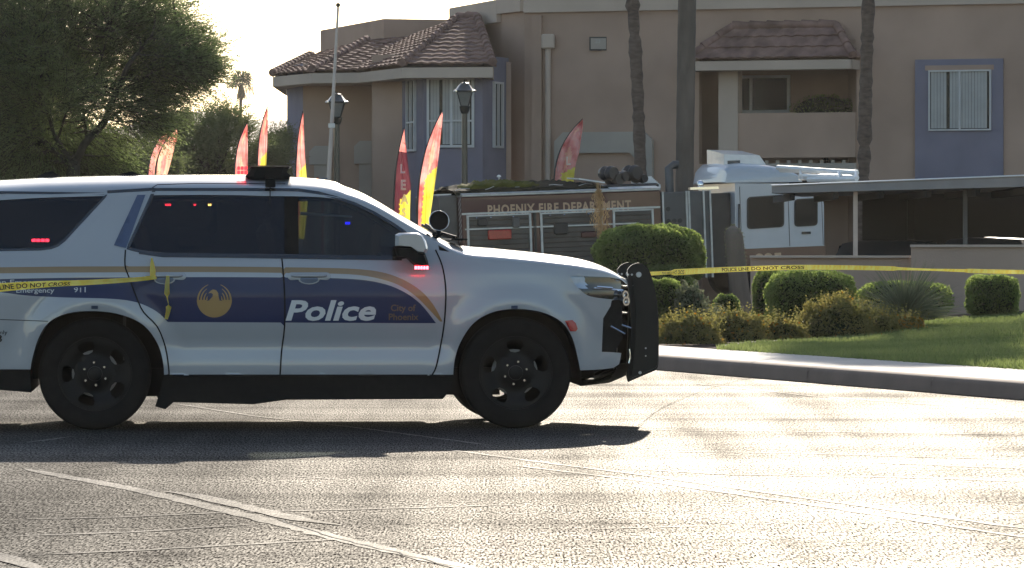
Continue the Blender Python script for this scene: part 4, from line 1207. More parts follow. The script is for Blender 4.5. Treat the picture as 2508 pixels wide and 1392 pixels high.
# ------------------------------------------------------------------ palms
def palm(name, label, base, pts_, rad, crown_r, nf, mat_tr='bark_palm', rings=True, frond=1.1, n_leaf=26, skirt=True, cz=None):
    root = empty(name, base, 0, label, 'palm tree')
    o = Vector(base); pl_ = [Vector(p) - o for p in pts_]
    # resample
    fine = []
    for i in range(len(pl_) - 1):
        k = max(2, int((pl_[i + 1] - pl_[i]).length / .12))
        for q in range(k): fine.append(pl_[i].lerp(pl_[i + 1], q / k))
    fine.append(pl_[-1])
    rr_ = [rad * (1.0 + .35 * max(0, 1 - p.z / 1.2)) * (1 + (.10 * rng.normal() if rings else .015 * rng.normal())) for p in fine]
    mb = MB(); mb.tube(fine, rr_, 12); mb.build('trunk', M[mat_tr], root, smooth=50)
    top = fine[-1]
    vs = []; 
    for k in range(nf):
        th_ = rng.uniform(0, 6.283); el = rng.uniform(-.9, 1.35) if skirt else rng.uniform(-.3, 1.35)
        dd = Vector((math.cos(th_) * math.cos(el), math.sin(th_) * math.cos(el), math.sin(el)))
        st_len = crown_r * rng.uniform(.45, .65)
        c = top + dd * st_len; c.z -= st_len * .15
        sd = dd.cross(Vector((0, 0, 1))).normalized(); up_ = sd.cross(dd).normalized()
        vs.append(np.array([top, top + Vector((0, 0, .03)), c + Vector((0, 0, .02)), c]))
        for q in range(n_leaf):
            a = (q / (n_leaf - 1) - .5) * 3.6
            ld = (dd * math.cos(a) + sd * math.sin(a)).normalized()
            L_ = frond * (1 - .25 * abs(a) / 1.8) * rng.uniform(.85, 1.1); wv = L_ * .045
            tip_ = c + ld * L_ * .75; tip2 = c + ld * L_ - Vector((0, 0, L_ * rng.uniform(.15, .45)))
            n2 = ld.cross(up_).normalized() * wv
            vs.append(np.array([c, tip_ + n2, tip2, tip_ - n2]))
    arr = np.concatenate(vs); rawmesh('crown', arr, np.arange(len(arr)), 4, M['leaf_palm'], root)
    if skirt:
        vs = []
        for k in range(int(nf * 14)):
            th_ = rng.uniform(0, 6.283); z0_ = top.z - rng.uniform(0, .5) * crown_r; r0_ = rad * 1.1; L_ = rng.uniform(.4, .9) * frond
            a = Vector((top.x + math.cos(th_) * r0_, top.y + math.sin(th_) * r0_, z0_)); b = a + Vector((math.cos(th_) * .28 * L_, math.sin(th_) * .28 * L_, -L_)); sd = Vector((-math.sin(th_), math.cos(th_), 0)) * .04
            vs.append(np.array([a, a.lerp(b, .6) + sd, b, a.lerp(b, .6) - sd]))
        arr = np.concatenate(vs); rawmesh('dead_fronds', arr, np.arange(len(arr)), 4, M['leaf_dead'], root)
    return root
def px_trunk(pp, Y, ztop):
    q = [P(px, py, Y) for px, py in pp]
    lo = q[0]; d0 = (q[1] - q[0]) / (q[1].z - q[0].z); base = lo - d0 * lo.z
    d1 = (q[-1] - q[-2]) / (q[-1].z - q[-2].z); top = q[-1] + d1 * (ztop - q[-1].z)
    return tuple(base), [base] + q + [top]
bs_, pp = px_trunk([(1568, 400), (1562, 230), (1555, 100), (1549, 0)], 91.2, 10.5)
palm('palm_tree', 'slender knobbly palm trunk rising behind the deck gun of the fire engine', bs_, pp, .135, 1.2, 26)
bs_, pp = px_trunk([(1677, 420), (1680, 200), (1683, 0)], 90.8, 12.5)
palm('palm_tree', 'thickest smooth grey palm trunk, between the fire engine cab and the balcony', bs_, pp, .20, 1.6, 60, 'bark_smooth', False)
bs_, pp = px_trunk([(2116, 420), (2121, 200), (2127, 0)], 80, 13.5)
palm('palm_tree', 'brown palm trunk at the right edge of the balcony roof', bs_, pp, .125, 1.4, 70)
# shading palms beyond the frame's top edge are these three; far small palm in the sky gap
Yp = 400; tp_ = P(592, 208, Yp); bp_ = P(588, 330, Yp)
bs_, pp = px_trunk([(587, 330), (590, 240)], Yp, tp_.z)
palm('palm_tree', 'small distant fan palm silhouetted against the white sky', bs_, pp, .15, 1.05, 38, 'bark_dark', False, 1.35, 12)

# ------------------------------------------------------------------ mesquite tree and other trees
def twig_cloud(clusters, org, n, twl, leaflet, lpt, droop=.35, spread=.35, out=None):
    """feathery sprays: clusters = [(centre, (rx,ry,rz), weight)], twigs point away from org and droop"""
    wts = np.array([c[2] for c in clusters], float); wts /= wts.sum()
    ci = rng.choice(len(clusters), size=n, p=wts)
    u = rng.normal(size=(n, 3)); u /= np.linalg.norm(u, axis=1, keepdims=True); u *= (rng.random(n) ** .45)[:, None]
    C_ = np.array([c[0] for c in clusters])[ci]; Rr = np.array([c[1] for c in clusters])[ci]
    st_ = C_ + u * Rr
    dd = st_ - np.array(org); dd /= np.linalg.norm(dd, axis=1, keepdims=True)
    dd = dd + rng.normal(0, spread, (n, 3)); dd[:, 2] -= droop * rng.random(n); dd /= np.linalg.norm(dd, axis=1, keepdims=True)
    L_ = twl * rng.uniform(.5, 1.3, n)
    # leaflets
    t_ = np.tile(np.linspace(.08, 1, lpt), n); idx = np.repeat(np.arange(n), lpt)
    sag = (t_ ** 2)[:, None] * np.array([0, 0, -1.0]) * (L_[idx] * .22)[:, None]
    c = st_[idx] + dd[idx] * (L_[idx] * t_)[:, None] + sag
    sd = np.cross(dd[idx], np.array([0, 0, 1.0])); sd /= np.linalg.norm(sd, axis=1, keepdims=True) + 1e-9
    sgn = np.where(np.arange(len(t_)) % 2 == 0, 1.0, -1.0)[:, None]
    ld = dd[idx] * .8 + sd * sgn * .8 + rng.normal(0, .35, (len(t_), 3)); ld /= np.linalg.norm(ld, axis=1, keepdims=True)
    ll = leaflet * rng.uniform(.6, 1.4, len(t_))
    c = c + ld * (ll / 2)[:, None]
    v, f = leaf_arrays(c, ll, ll * .32, ld)
    # twig ribbons
    sd0 = np.cross(dd, rng.normal(size=(n, 3))); sd0 /= np.linalg.norm(sd0, axis=1, keepdims=True); wv = .004
    e_ = st_ + dd * L_[:, None] + np.array([0, 0, -1.0]) * (L_ * .22)[:, None]
    tv = np.stack([st_ - sd0 * wv, st_ + sd0 * wv, e_ + sd0 * wv * .4, e_ - sd0 * wv * .4], 1).reshape(-1, 3)
    return v, tv, st_
def limb(mb, a, b, r0, r1, sag=.08, n=7):
    a = Vector(a); b = Vector(b); L_ = (b - a).length; off_ = Vector(rng.normal(0, .06, 3)) * L_
    pts_ = [a.lerp(b, i / n) + off_ * math.sin(i / n * math.pi) + Vector((0, 0, sag * L_ * math.sin(i / n * math.pi))) for i in range(n + 1)]
    mb.tube(pts_, [r0 + (r1 - r0) * i / n for i in range(n + 1)], 7, cap=False); return pts_
Y0 = 60
mq = empty('mesquite_tree', tuple(P(172, 430, Y0)), 0, 'big feathery mesquite tree filling the upper left with a forked dark trunk', 'tree')
mq.location.z = 0; mo = np.array(mq.location)
def MQ(px, py, dy=0.0): return np.array(P(px, py, Y0 + dy)) - mo
cl_ = []
for px, py, rx, ry, dy, wgt in ((150, 40, 260, 110, 0, 5), (330, 60, 150, 90, .5, 3), (430, 130, 100, 80, 0, 2.4), (380, 200, 110, 60, .3, 2.0), (455, 165, 75, 40, -.4, 1.0), (270, 160, 130, 90, .8, 2.2), (120, 180, 150, 110, .5, 3.5),
                            (40, 120, 150, 180, -.5, 5), (20, 300, 120, 130, 0, 4.5), (150, 300, 100, 70, .8, 1.1), (330, 265, 100, 45, 0, 1.1), (250, 330, 70, 40, .5, .45), (350, 310, 60, 25, 0, .35), (60, 380, 170, 60, .6, 3.2), (220, 395, 120, 40, .9, 1.6), (-100, 150, 160, 250, 0, 3), (100, -120, 350, 100, 0, 3), (200, 240, 90, 60, -.6, 1.0)):
    cl_.append((MQ(px, py, dy), (rx * Y0 / F, 1.1 if wgt > 2 else .6, ry * Y0 / F), wgt))
v, tv, st_ = twig_cloud(cl_, MQ(120, 330), 19500, .42, .045, 15, .5, .35)
rawmesh('foliage', v, np.arange(len(v)), 4, M['leaf_mesquite'], mq)
rawmesh('twig', tv, np.arange(len(tv)), 4, M['bark_dark'], mq)['kind'] = 'stuff'
mb = MB(); b0 = Vector((0, 0, -.1)); fk = Vector(MQ(180, 405))
mb.tube([b0, Vector((.02, 0, .5)), Vector((.0, 0, 1.4)), fk], [.17, .13, .115, .10], 10)
tips = []
for pts_, r0_ in (([(180, 405), (210, 355), (262, 292), (290, 225), (330, 150), (380, 90)], .085), ([(180, 405), (140, 340), (110, 260), (60, 150)], .075), ([(210, 355), (205, 290), (190, 200), (180, 90)], .05), ([(262, 292), (330, 250), (420, 210), (490, 170)], .04), ([(180, 405), (90, 340), (0, 260), (-80, 180)], .07), ([(290, 225), (380, 175), (450, 110)], .035), ([(140, 340), (170, 270), (240, 180), (270, 80)], .04), ([(262, 292), (300, 300), (370, 300)], .022), ([(172, 415), (150, 385), (120, 350)], .03)):
    q = smoothline([(MQ(a, b)[0], MQ(a, b)[2]) for a, b in pts_], 5); yy = rng.normal(0, .25)
    n_ = len(q); mb.tube([(p[0], yy * i / n_ + .1 * math.sin(i * .9), p[1]) for i, p in enumerate(q)], [r0_ * (.8 if r0_ > .08 else .5) * (1 - .65 * i / n_) for i in range(n_)], 8)
    tips += [Vector((p[0], yy * i / n_, p[1])) for i, p in enumerate(q)][3:]
for k in range(230):
    e_ = Vector(st_[rng.integers(len(st_))]); a = min(tips, key=lambda t__: (t__ - e_).length + .8 * max(0, t__.z - e_.z))
    if (a - e_).length < 2.2: limb(mb, a, e_, .018, .005, .05)
mb.build('trunk', M['bark_dark'], mq, smooth=60)

def small_tree(name, label, px, Y, clusters, n, twl, leaf, mat, trunk_px, group=None, droop=.2, lpt=12, dark=True):
    root = empty(name, (P(px, 430, Y).x, Y, 0), 0, label, 'tree', group); o = np.array(root.location)
    cl2 = [(np.array(P(a, b, Y + dy)) - o, (rx * Y / F, dyr, ry * Y / F), wg) for a, b, rx, ry, dy, dyr, wg in clusters]
    v, tv, s2 = twig_cloud(cl2, np.array(P(px, trunk_px, Y)) - o, n, twl, leaf, lpt, droop, .4)
    v[:, 2] = np.maximum(v[:, 2], 0.0)
    rawmesh('foliage', v, np.arange(len(v)), 4, M[mat], root)
    mb = MB(); top = Vector(P(px, trunk_px, Y)) - Vector(o)
    mb.tube([(0, 0, -.1), (0, 0, top.z * .5), top], [.13, .10, .07], 8)
    for k in range(40):
        e_ = Vector(s2[rng.integers(len(s2))]); limb(mb, top * rng.uniform(.6, 1), e_, .03, .008, .06)
    mb.build('trunk', M['bark_dark'], root, smooth=60); return root
small_tree('desert_tree', 'airy grey green tree against the sky left of the distant palm', 520, 96, [(500, 345, 110, 60, 0, 1.2, 3), (560, 320, 60, 45, 0, .8, 1), (470, 390, 130, 50, 0, 1.4, 3), (640, 385, 60, 40, 0, .8, 1.2), (430, 320, 45, 30, 0, .6, .6), (540, 290, 40, 22, 0, .5, .25)], 4200, .5, .065, 'leaf_far', 430, droop=-.1)
small_tree('desert_tree', 'wispy low tree between the sky gap and the building corner', 668, 100, [(665, 385, 45, 45, 0, .7, 2), (690, 350, 25, 30, 0, .4, .5)], 1100, .45, .06, 'leaf_far', 430, droop=-.1)
small_tree('desert_tree', 'dark dense tree mass behind the mesquite trunk', 120, 88, [(0, 330, 160, 110, 0, 2, 3), (150, 380, 160, 70, 0, 2, 3), (300, 400, 130, 50, 0, 1.6, 2.2), (60, 200, 160, 120, 0, 2, 3)], 7500, .5, .085, 'leaf_far', 420, droop=.2)
for k, (px, Y, rx, top) in enumerate(((60, 92, 130, 370), (230, 94, 120, 372), (380, 95, 110, 385), (520, 97, 110, 378), (650, 99, 70, 384), (-60, 90, 110, 350))):
    z_ = P(px, top, Y).z
    lab = ['tall clipped hedge under the mesquite trunk, third from the left', 'hedge block behind the overlapping pair of feather flags', 'hedge block between the flag pair and the small desert tree', 'hedge block under the distant palm', 'rightmost hedge block before the building corner', 'leftmost hedge block at the picture edge'][k]
    lab = {0: 'dark hedge block below the dense left foliage, second from the left edge', 1: 'dark hedge block right behind the mesquite trunk'}.get(k, lab)
    bush('hedge', lab, 'hedge', (P(px, 400, Y).x, Y, z_ / 2), rx * Y / F, .9, z_ / 2, 'leaf_far', 9000, .10, 3.0, base=0, group='distant hedge blocks', seedshift=k, rough=.07)

st2 = empty('shade_tree', (9.9, 72, 0), 0, 'tall feathery tree just beyond the right edge, shading the lawn', 'tree')
cl_ = [(np.array([a, b_, c_]), (rx_, 1.6, rz_), w_) for a, b_, c_, rx_, rz_, w_ in ((-3.2, 0, 7.3, 1.2, .8, 1.6), (-1.6, .6, 7.8, 1.5, 1.0, 2.2), (1.2, 0, 8.4, 1.8, 1.3, 2), (-2.4, .8, 8.9, 1.2, .5, 1.2), (-4.3, -.6, 8.9, .9, .5, .8))]
v, tv, s2_ = twig_cloud(cl_, np.array([0, 0, 4.5]), 3000, .5, .07, 12, .1, .4)
rawmesh('foliage', v, np.arange(len(v)), 4, M['leaf_mesquite'], st2)
mb = MB(); mb.tube([(0, 0, -.1), (.05, 0, 2.5), (0, 0, 6.6)], [.2, .15, .12], 10)
for k in range(36): limb(mb, (0, 0, 6.5 - .008 * k), s2_[rng.integers(len(s2_))], .04, .01, .05)
mb.build('trunk', M['bark_dark'], st2, smooth=60)
# ------------------------------------------------------------------ clipped shrubs of the planting bed
def pbush(name, label, x0, x1, y0, y1, Y, mat='leaf_hedge', n=8000, leaf=.042, flat=3.0, dep=None, stem=False, sh=0, group='clipped hedge shrubs', rough=.04):
    a = P(x0, y1, Y); b = P(x1, y0, Y); cx_ = (a.x + b.x) / 2; rx = (b.x - a.x) / 2
    zb = terr(cx_, Y) if Y < 62 else 0
    zb2 = a.z if stem else zb; rz = (b.z - zb2) / 2
    return bush(name, label, 'shrub', (cx_, Y, zb2 + rz), rx, dep or rx * .9, rz, mat, n, leaf, flat, group=group, base=zb, seedshift=sh, rough=rough)
pbush('clipped_shrub', 'largest rounded clipped shrub with a sunlit top, left of the fire engine cab', 1458, 1724, 552, 720, 58, n=24000, leaf=.045, flat=2.7, stem=True, sh=1)
pbush('clipped_shrub', 'lower part shrub filling in under the largest shrub', 1560, 1706, 650, 790, 57.2, n=6000, leaf=.045, flat=2.6, sh=9)
pbush('clipped_shrub', 'square clipped shrub just right of the push bar', 1560, 1669, 686, 810, 53.5, n=8000, leaf=.036, flat=5, sh=2)
pbush('clipped_shrub', 'tall narrow clipped shrub behind the broad one, under the tape', 1845, 1935, 664, 790, 56.5, n=6000, leaf=.036, flat=4, sh=3)
pbush('clipped_shrub', 'broad bright rimmed clipped shrub under the tape, right of the narrow one', 1878, 2094, 664, 790, 54.5, n=19000, leaf=.036, flat=3.4, stem=False, sh=4)
pbush('clipped_shrub', 'small clipped shrub at the foot of the grey cactus', 1746, 1812, 722, 800, 55, n=2600, leaf=.036, flat=3, sh=5)
pbush('clipped_shrub', 'dark boxy clipped shrub against the block wall at the right', 2370, 2492, 676, 790, 58.5, n=9000, leaf=.04, flat=4.5, sh=6, dep=.45)
pbush('clipped_shrub', 'dark shadowed shrub behind the spiky desert spoon', 2100, 2330, 690, 800, 59.5, n=7000, leaf=.045, flat=3, sh=7, dep=.5)
pbush('loose_shrub', 'loose grey green shrub beside the square clipped shrub', 1655, 1725, 700, 830, 53.2, mat='leaf_grey', n=2600, leaf=.045, flat=2, sh=8, rough=.18, group='loose flowering shrubs')
# ground cover shrubs with small flowers
def lantana(label, px, top, Y, rx, flowers, n, mat='leaf_lantana', sh=0):
    c = P(px, top, Y); zb = terr(c.x, Y); h = max(.1, c.z - zb)
    root = empty('flowering_shrub', (c.x, Y, zb), 0, label, 'shrub', 'loose flowering shrubs')
    rxx = rx * Y / F
    u = rng.normal(size=(n, 3)); u /= np.linalg.norm(u, axis=1, keepdims=True); u[:, 2] = np.abs(u[:, 2])
    lump = 1 + .16 * np.sin(u[:, 0] * 8 + sh) * np.cos(u[:, 2] * 6 + sh) + .10 * np.sin(u[:, 1] * 13 + sh)
    p = u * (lump * (1 - .5 * rng.random(n) ** 2))[:, None] * np.array([rxx, rxx * .7, h])
    v, f = leaf_arrays(p, rng.uniform(.03, .055, n), rng.uniform(.018, .03, n)); v[:, 2] = np.maximum(v[:, 2], .0)
    v_main = v
    if flowers:
        u = rng.normal(size=(flowers, 3)); u /= np.linalg.norm(u, axis=1, keepdims=True); u[:, 2] = np.abs(u[:, 2])
        lump = 1 + .16 * np.sin(u[:, 0] * 8 + sh) * np.cos(u[:, 2] * 6 + sh) + .10 * np.sin(u[:, 1] * 13 + sh)
        p = u * lump[:, None] * 1.03 * np.array([rxx, rxx * .7, h]); v, f = leaf_arrays(p, np.full(flowers, .035), np.full(flowers, .03))
        rawmesh('blossom', v, f, 4, M['flower_orange'], root)['kind'] = 'stuff'
    # twiggy shoots poking out
    vs = []
    for k in range(int(n / 40)):
        q = Vector(rng.normal(size=3)).normalized(); q.z = abs(q.z) + .3; a = Vector((q.x * rxx * .8, q.y * rxx * .55, q.z * h * .7)); b = a + Vector((q.x * .12, q.y * .1, rng.uniform(.08, .2)))
        for m_ in range(6): cpt = a.lerp(b, m_ / 5); vs.append(tuple(cpt))
    v, f = leaf_arrays(np.array(vs), .035, .02); v = np.concatenate([v_main, v]); rawmesh('foliage', v, np.arange(len(v)), 4, M[mat], root)
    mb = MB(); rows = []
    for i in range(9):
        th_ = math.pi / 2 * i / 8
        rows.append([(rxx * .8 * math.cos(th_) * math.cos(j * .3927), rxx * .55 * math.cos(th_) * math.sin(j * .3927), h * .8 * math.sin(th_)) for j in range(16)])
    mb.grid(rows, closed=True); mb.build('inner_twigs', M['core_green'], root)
lantana('low yellow green flowering shrub nearest the push bar', 1690, 776, 49.7, 82, 70, 6500, sh=1)
lantana('low flowering shrub at the middle of the bed, below the small clipped shrub', 1795, 766, 50.7, 88, 90, 6500, sh=2)
lantana('low orange dotted flowering shrub below the broad clipped shrub', 1905, 785, 51.2, 75, 150, 5000, sh=3)
lantana('tallest loose flowering shrub between the broad clipped shrub and the desert spoon', 2050, 732, 52.2, 105, 60, 9500, sh=4)
lantana('loose flowering shrub on the left flank of the desert spoon', 2140, 762, 52.6, 65, 30, 4200, sh=5)
lantana('flowering shrub covered in orange blossom at the foot of the desert spoon', 2205, 775, 53.2, 60, 600, 3200, sh=6)
lantana('low pale green flowering shrub tucked behind the one nearest the push bar', 1720, 745, 53.6, 60, 20, 3200, 'leaf_grey', 7)
# desert spoon: long stiff blades
ds = empty('desert_spoon', (P(2218, 800, 54.6).x, 54.6, terr(P(2218, 800, 54.6).x, 54.6)), 0, 'spiky grey green desert spoon with long fanned blades', 'plant')
n = 620; u = rng.normal(size=(n, 3)); u[:, 2] = np.abs(u[:, 2]) * 1.0 + .12; u /= np.linalg.norm(u, axis=1, keepdims=True)
vs = []
for k in range(n):
    dd = Vector(u[k]); L_ = rng.uniform(.55, .95); c0 = Vector((0, 0, .12)); sd = dd.cross(Vector(rng.normal(size=3))).normalized() * .007
    mid = c0 + dd * L_ * .55; tip_ = c0 + dd * L_ - Vector((0, 0, .10 * L_))
    vs.append(np.array([c0 - sd, c0 + sd, mid + sd, mid - sd])); vs.append(np.array([mid - sd, mid + sd, tip_, tip_]) + np.array([[0, 0, 0], [0, 0, 0], [.001, 0, 0], [-.001, 0, 0]]))
arr = np.concatenate(vs); rawmesh('blade', arr, np.arange(len(arr)), 4, M['leaf_grey'], ds)['kind'] = 'stuff'
mb = MB(); mb.tube([(0, 0, -.05), (0, 0, .2)], [.12, .09], 8); mb.build('stem', M['bark_dark'], ds)
# dry flower stalk behind the big shrub
dsx = P(1470, 600, 62)
dr = empty('dry_plume', (dsx.x, 62, 0), 0, 'dry tan plume stalk rising behind the largest rounded shrub', 'plant')
n = 900; t_ = rng.random(n); z_ = P(1470, 590, 62).z + t_ * (P(1470, 452, 62).z - P(1470, 590, 62).z)
wv = .11 * np.sin(np.clip(t_ * 1.1, 0, 1) * math.pi) ** .6 + .01
c = np.stack([rng.normal(0, 1, n) * wv * .55 + (t_ - .5) * -.08, rng.normal(0, 1, n) * wv * .5, z_], 1); dd = rng.normal(0, .35, (n, 3)) + np.array([0, 0, 1.0])
v, f = leaf_arrays(c, rng.uniform(.05, .13, n), .010, dd); rawmesh('plume', v, f, 4, M['straw'], dr)
mb = MB(); mb.tube([(0, 0, 0), (.02, 0, 1.2), (0, 0, float(z_.max()))], [.02, .015, .006], 6); mb.build('stalk', M['straw'], dr)
# grey ribbed cactus column
ca = P(1795, 560, 57.5); cz_ = terr(ca.x, 57.5)
cact = empty('column_cactus', (P(1815, 780, 57.5).x, 57.5, cz_), 0, 'grey tan ribbed cactus column in front of the fire engine cab', 'cactus')
mb = MB(); rows = []
for i in range(26):
    u_ = i / 25; px = 1822 + (1795 - 1822) * u_ ** .8; py = 790 + (552 - 790) * u_
    q = P(px, py, 57.5); z = q.z - cz_; r = (.135 - .02 * u_) * (1 if u_ < .88 else math.sqrt(max(0.02, 1 - ((u_ - .88) / .12) ** 2)))
    rows.append([(q.x - cact.location.x + r * (1 + .10 * math.cos(k * math.pi)) * math.cos(2 * math.pi * k / 36), r * (1 + .10 * math.cos(k * math.pi)) * math.sin(2 * math.pi * k / 36), z) for k in range(36)])
mb.grid(rows, closed=True); mb.f.append(tuple(len(mb.v) - 36 + k for k in range(36))); mb.mi.append(0); mb.build('stem', M['cactus_skin'], cact, smooth=True)
c = []; 
for r_ in rows[14:]:
    for k in range(0, 36, 2): c.append(r_[k])
c = np.repeat(np.array(c), 5, axis=0); v, f = leaf_arrays(c + rng.normal(0, .008, c.shape), .05, .004); rawmesh('spines', v, f, 4, M['leaf_grey'], cact)['kind'] = 'stuff'

# rocks on the bed
for k, (px, py, Y, r) in enumerate(((1735, 742, 56.5, .20), (1712, 760, 56, .14), (1840, 775, 57, .16))):
    q = P(px, py, Y); mb = MB(); rows = []
    for i in range(8):
        th_ = math.pi * i / 7; rows.append([tuple(Vector((math.sin(th_) * math.cos(j * .6283) * 1.2, math.sin(th_) * math.sin(j * .6283), math.cos(th_) * .8)) * r * (1 + .12 * rng.normal())) for j in range(10)])
    mb.grid(rows, closed=True); ob = mb.build('boulder', M['gravel'], smooth=40); ob.location = (q.x, Y, terr(q.x, Y) + r * .4)
    tag(ob, ['dark boulder in the bed left of the grey cactus, larger one', 'smaller boulder in the bed beside the square clipped shrub', 'boulder in the bed between the cactus and the narrow clipped shrub'][k], 'boulder')

# ------------------------------------------------------------------ police SUV
CY = R(4.5)
cO = Vector((-3.103, 30.827, 0.0))
cm = Matrix.Translation(cO) @ Matrix.Rotation(CY, 4, 'Z')
suv = empty('police_suv', cO, CY, 'white police SUV with dark blue band, gold stripe and black push bar', 'police car')
CF = Frame(cm)
def cs(px, py, yl=-1.0): return CF(px, py, yl)
def cl(pts_, yl=-1.0): return [cs(a, b, yl) for a, b in pts_]
WB = 3.071; ZS0 = cs(700, 920)[1]
AX = [(cs(232, 926)[0], 0.405), (cs(1265, 920)[0], 0.405)]
_z = np.linspace(0.1, 2.2, 841)
_y = np.interp(_z, [.10, .25, .35, .45, .60, .80, 1.0, 1.10, 1.18, 1.27, 1.50, 1.75, 1.95, 2.2], [.86, .91, .965, .985, .99, 1.008, 1.012, 1.002, .985, .945, .865, .775, .70, .6])
_k = np.exp(-np.linspace(-2.5, 2.5, 41) ** 2); _k /= _k.sum()
_ys = np.convolve(np.pad(_y, 20, mode='edge'), _k, mode='valid')
def SW(x, z):
    y = float(np.interp(z, _z, _ys))
    if x > 3.22: y -= .34 * ((x - 3.22) / .66) ** 2.4
    if x < -.75: y -= .14 * ((-.75 - x) / .5) ** 2
    # arch flares
    for ax, az in AX:
        r = math.hypot(x - ax, (z - (az + .02)) * 1.02)
        if z > .35: y += .026 * math.exp(-((r - .50) / .075) ** 2) - 0.006 * math.exp(-((r - .66) / .03) ** 2)
    # door sculpting
    if .35 < x < 2.75: y -= .030 * math.exp(-(abs(z - .62) / .11) ** 1.5) * min(1, (x - .35) / .3, (2.75 - x) / .3)
    # soft crease below the belt
    y -= .006 * math.exp(-((z - 1.06) / .03) ** 2)
    return y
# silhouette of roof, windscreen and hood along the centre
sil = [(-330, 462), (-200, 452), (0, 443), (100, 437), (200, 434), (330, 431), (500, 430), (600, 431), (715, 436), (780, 440), (820, 446), (860, 458), (900, 475), (940, 499), (980, 524), (1020, 547), (1055, 567), (1085, 585), (1112, 598), (1150, 604), (1200, 607), (1300, 617), (1400, 629), (1450, 640), (1490, 655), (1515, 669), (1530, 684)]
silc = [cs(a, b, -.35) for a, b in sil]; silx = [p[0] for p in silc]; silz = [p[1] for p in silc]
def ZC(x):
    return sum(float(np.interp(x + d_, silx, silz)) for d_ in (-.06, -.03, 0, .03, .06)) / 5
XR0 = -1.16; XN = silx[-1]
xw0 = cs(835, 450, -.5)[0]; xw1 = cs(1108, 597, -.5)[0]
def LIP(x): return float(np.interp(x, [-1.2, 1.2, xw0, xw0 + .3, xw1 - .1, xw1 + .15, XN - .35, XN], [.15, .15, .13, .10, .09, .105, .095, .045]))
def ZS(x): return ZC(x) - LIP(x)
def smap(x, z, o=0.0): return (x, -(SW(x, z) + o), z)

def panel(name, poly, mats, holes=(), lines=(), picker=None, o=0.0, parent=suv, step=.05, mirror=True, lab=None, smooth=True):
    v, f = cdt_fill(poly, holes, lines, step)
    res = []
    for sgn in ((1, -1) if mirror else (1,)):
        mb = MB()
        mb.v = [(smap(x, z, o)[0], sgn * smap(x, z, o)[1], z) for x, z in v]
        mb.f = [q if sgn > 0 else tuple(reversed(q)) for q in f]
        if picker: mb.mi = [picker(sum(v[i][0] for i in q) / len(q), sum(v[i][1] for i in q) / len(q)) for q in f]
        else: mb.mi = [0] * len(f)
        res.append(mb.build(name, mats, parent, smooth=smooth))
        if lab: res[-1]['label'] = lab
    return res

# decal outlines
band = cl(smoothline([(-380, 700), (-200, 690), (0, 684), (150, 681), (300, 680), (500, 679), (700, 680), (850, 683), (930, 693), (985, 713), (1030, 745), (1068, 792)], 4)) + \
    cl([(800, 791), (411, 789)]) + cl(smoothline([(411, 789), (383, 763), (335, 741), (271, 732), (160, 729), (64, 724), (0, 716), (-120, 706), (-380, 702)], 4))[1:]
gold = cl(smoothline([(-380, 658), (0, 655), (200, 653), (500, 653), (700, 655), (850, 658), (930, 666), (985, 684), (1030, 712), (1062, 748), (1084, 788)], 4)) + \
    cl(smoothline([(1078, 788), (1052, 760), (1018, 726), (975, 698), (920, 681), (850, 672), (700, 669), (500, 667), (200, 668), (0, 670), (-380, 673)], 4))
PMATS = [M['paint_white'], M['paint_blue'], M['paint_gold']]
def pick(x, z):
    if inpoly(x, z, gold): return 2
    if inpoly(x, z, band): return 1
    return 0
def clipline(l, poly):
    """keep runs of a closed outline lying inside poly"""
    d_ = densify(l, .03); d_.append(d_[0]); runs = []; cur = []
    for p in d_:
        if inpoly(p[0], p[1], poly): cur.append(p)
        else:
            if len(cur) > 1: runs.append(cur)
            cur = []
    if len(cur) > 1: runs.append(cur)
    return runs

cA = cl(smoothline([(1058, 920), (1068, 900), (1079, 850), (1087, 800), (1091, 750), (1091, 700), (1083, 650), (1068, 612)], 4))
cB = cl(smoothline([(686, 920), (690, 860), (697, 800), (697, 720), (693, 660), (690, 628)], 3))
cR = cl(smoothline([(414, 920), (413, 900), (405, 850), (385, 800), (352, 765), (335, 730), (316, 680), (306, 650), (307, 612)], 3))
aF = cl(smoothline([(1110, 920), (1114, 880), (1128, 838), (1158, 793), (1203, 766), (1262, 757), (1326, 765), (1376, 790), (1403, 830), (1417, 880), (1423, 908)], 4))
aR = cl(smoothline([(402, 920), (399, 885), (385, 840), (352, 797), (300, 772), (232, 762), (165, 768), (120, 790), (94, 830), (79, 880), (75, 905)], 4))
belt_R = cl([(307, 612), (340, 617), (400, 625), (600, 627), (690, 628)]); belt_F = cl([(690, 628), (850, 631), (973, 633), (1000, 632), (1068, 612)])
# front door, rear door
fd = list(cA) + list(reversed(belt_F))[1:] + list(reversed(cB))[1:]
fdo = panel('front_door', fd, PMATS, lines=clipline(gold, fd) + clipline(band, fd), picker=pick)
rdp = list(cB) + list(reversed(belt_R))[1:] + list(reversed(cR))[1:]
rdo = panel('rear_door', rdp, PMATS, lines=clipline(gold, rdp) + clipline(band, rdp), picker=pick)
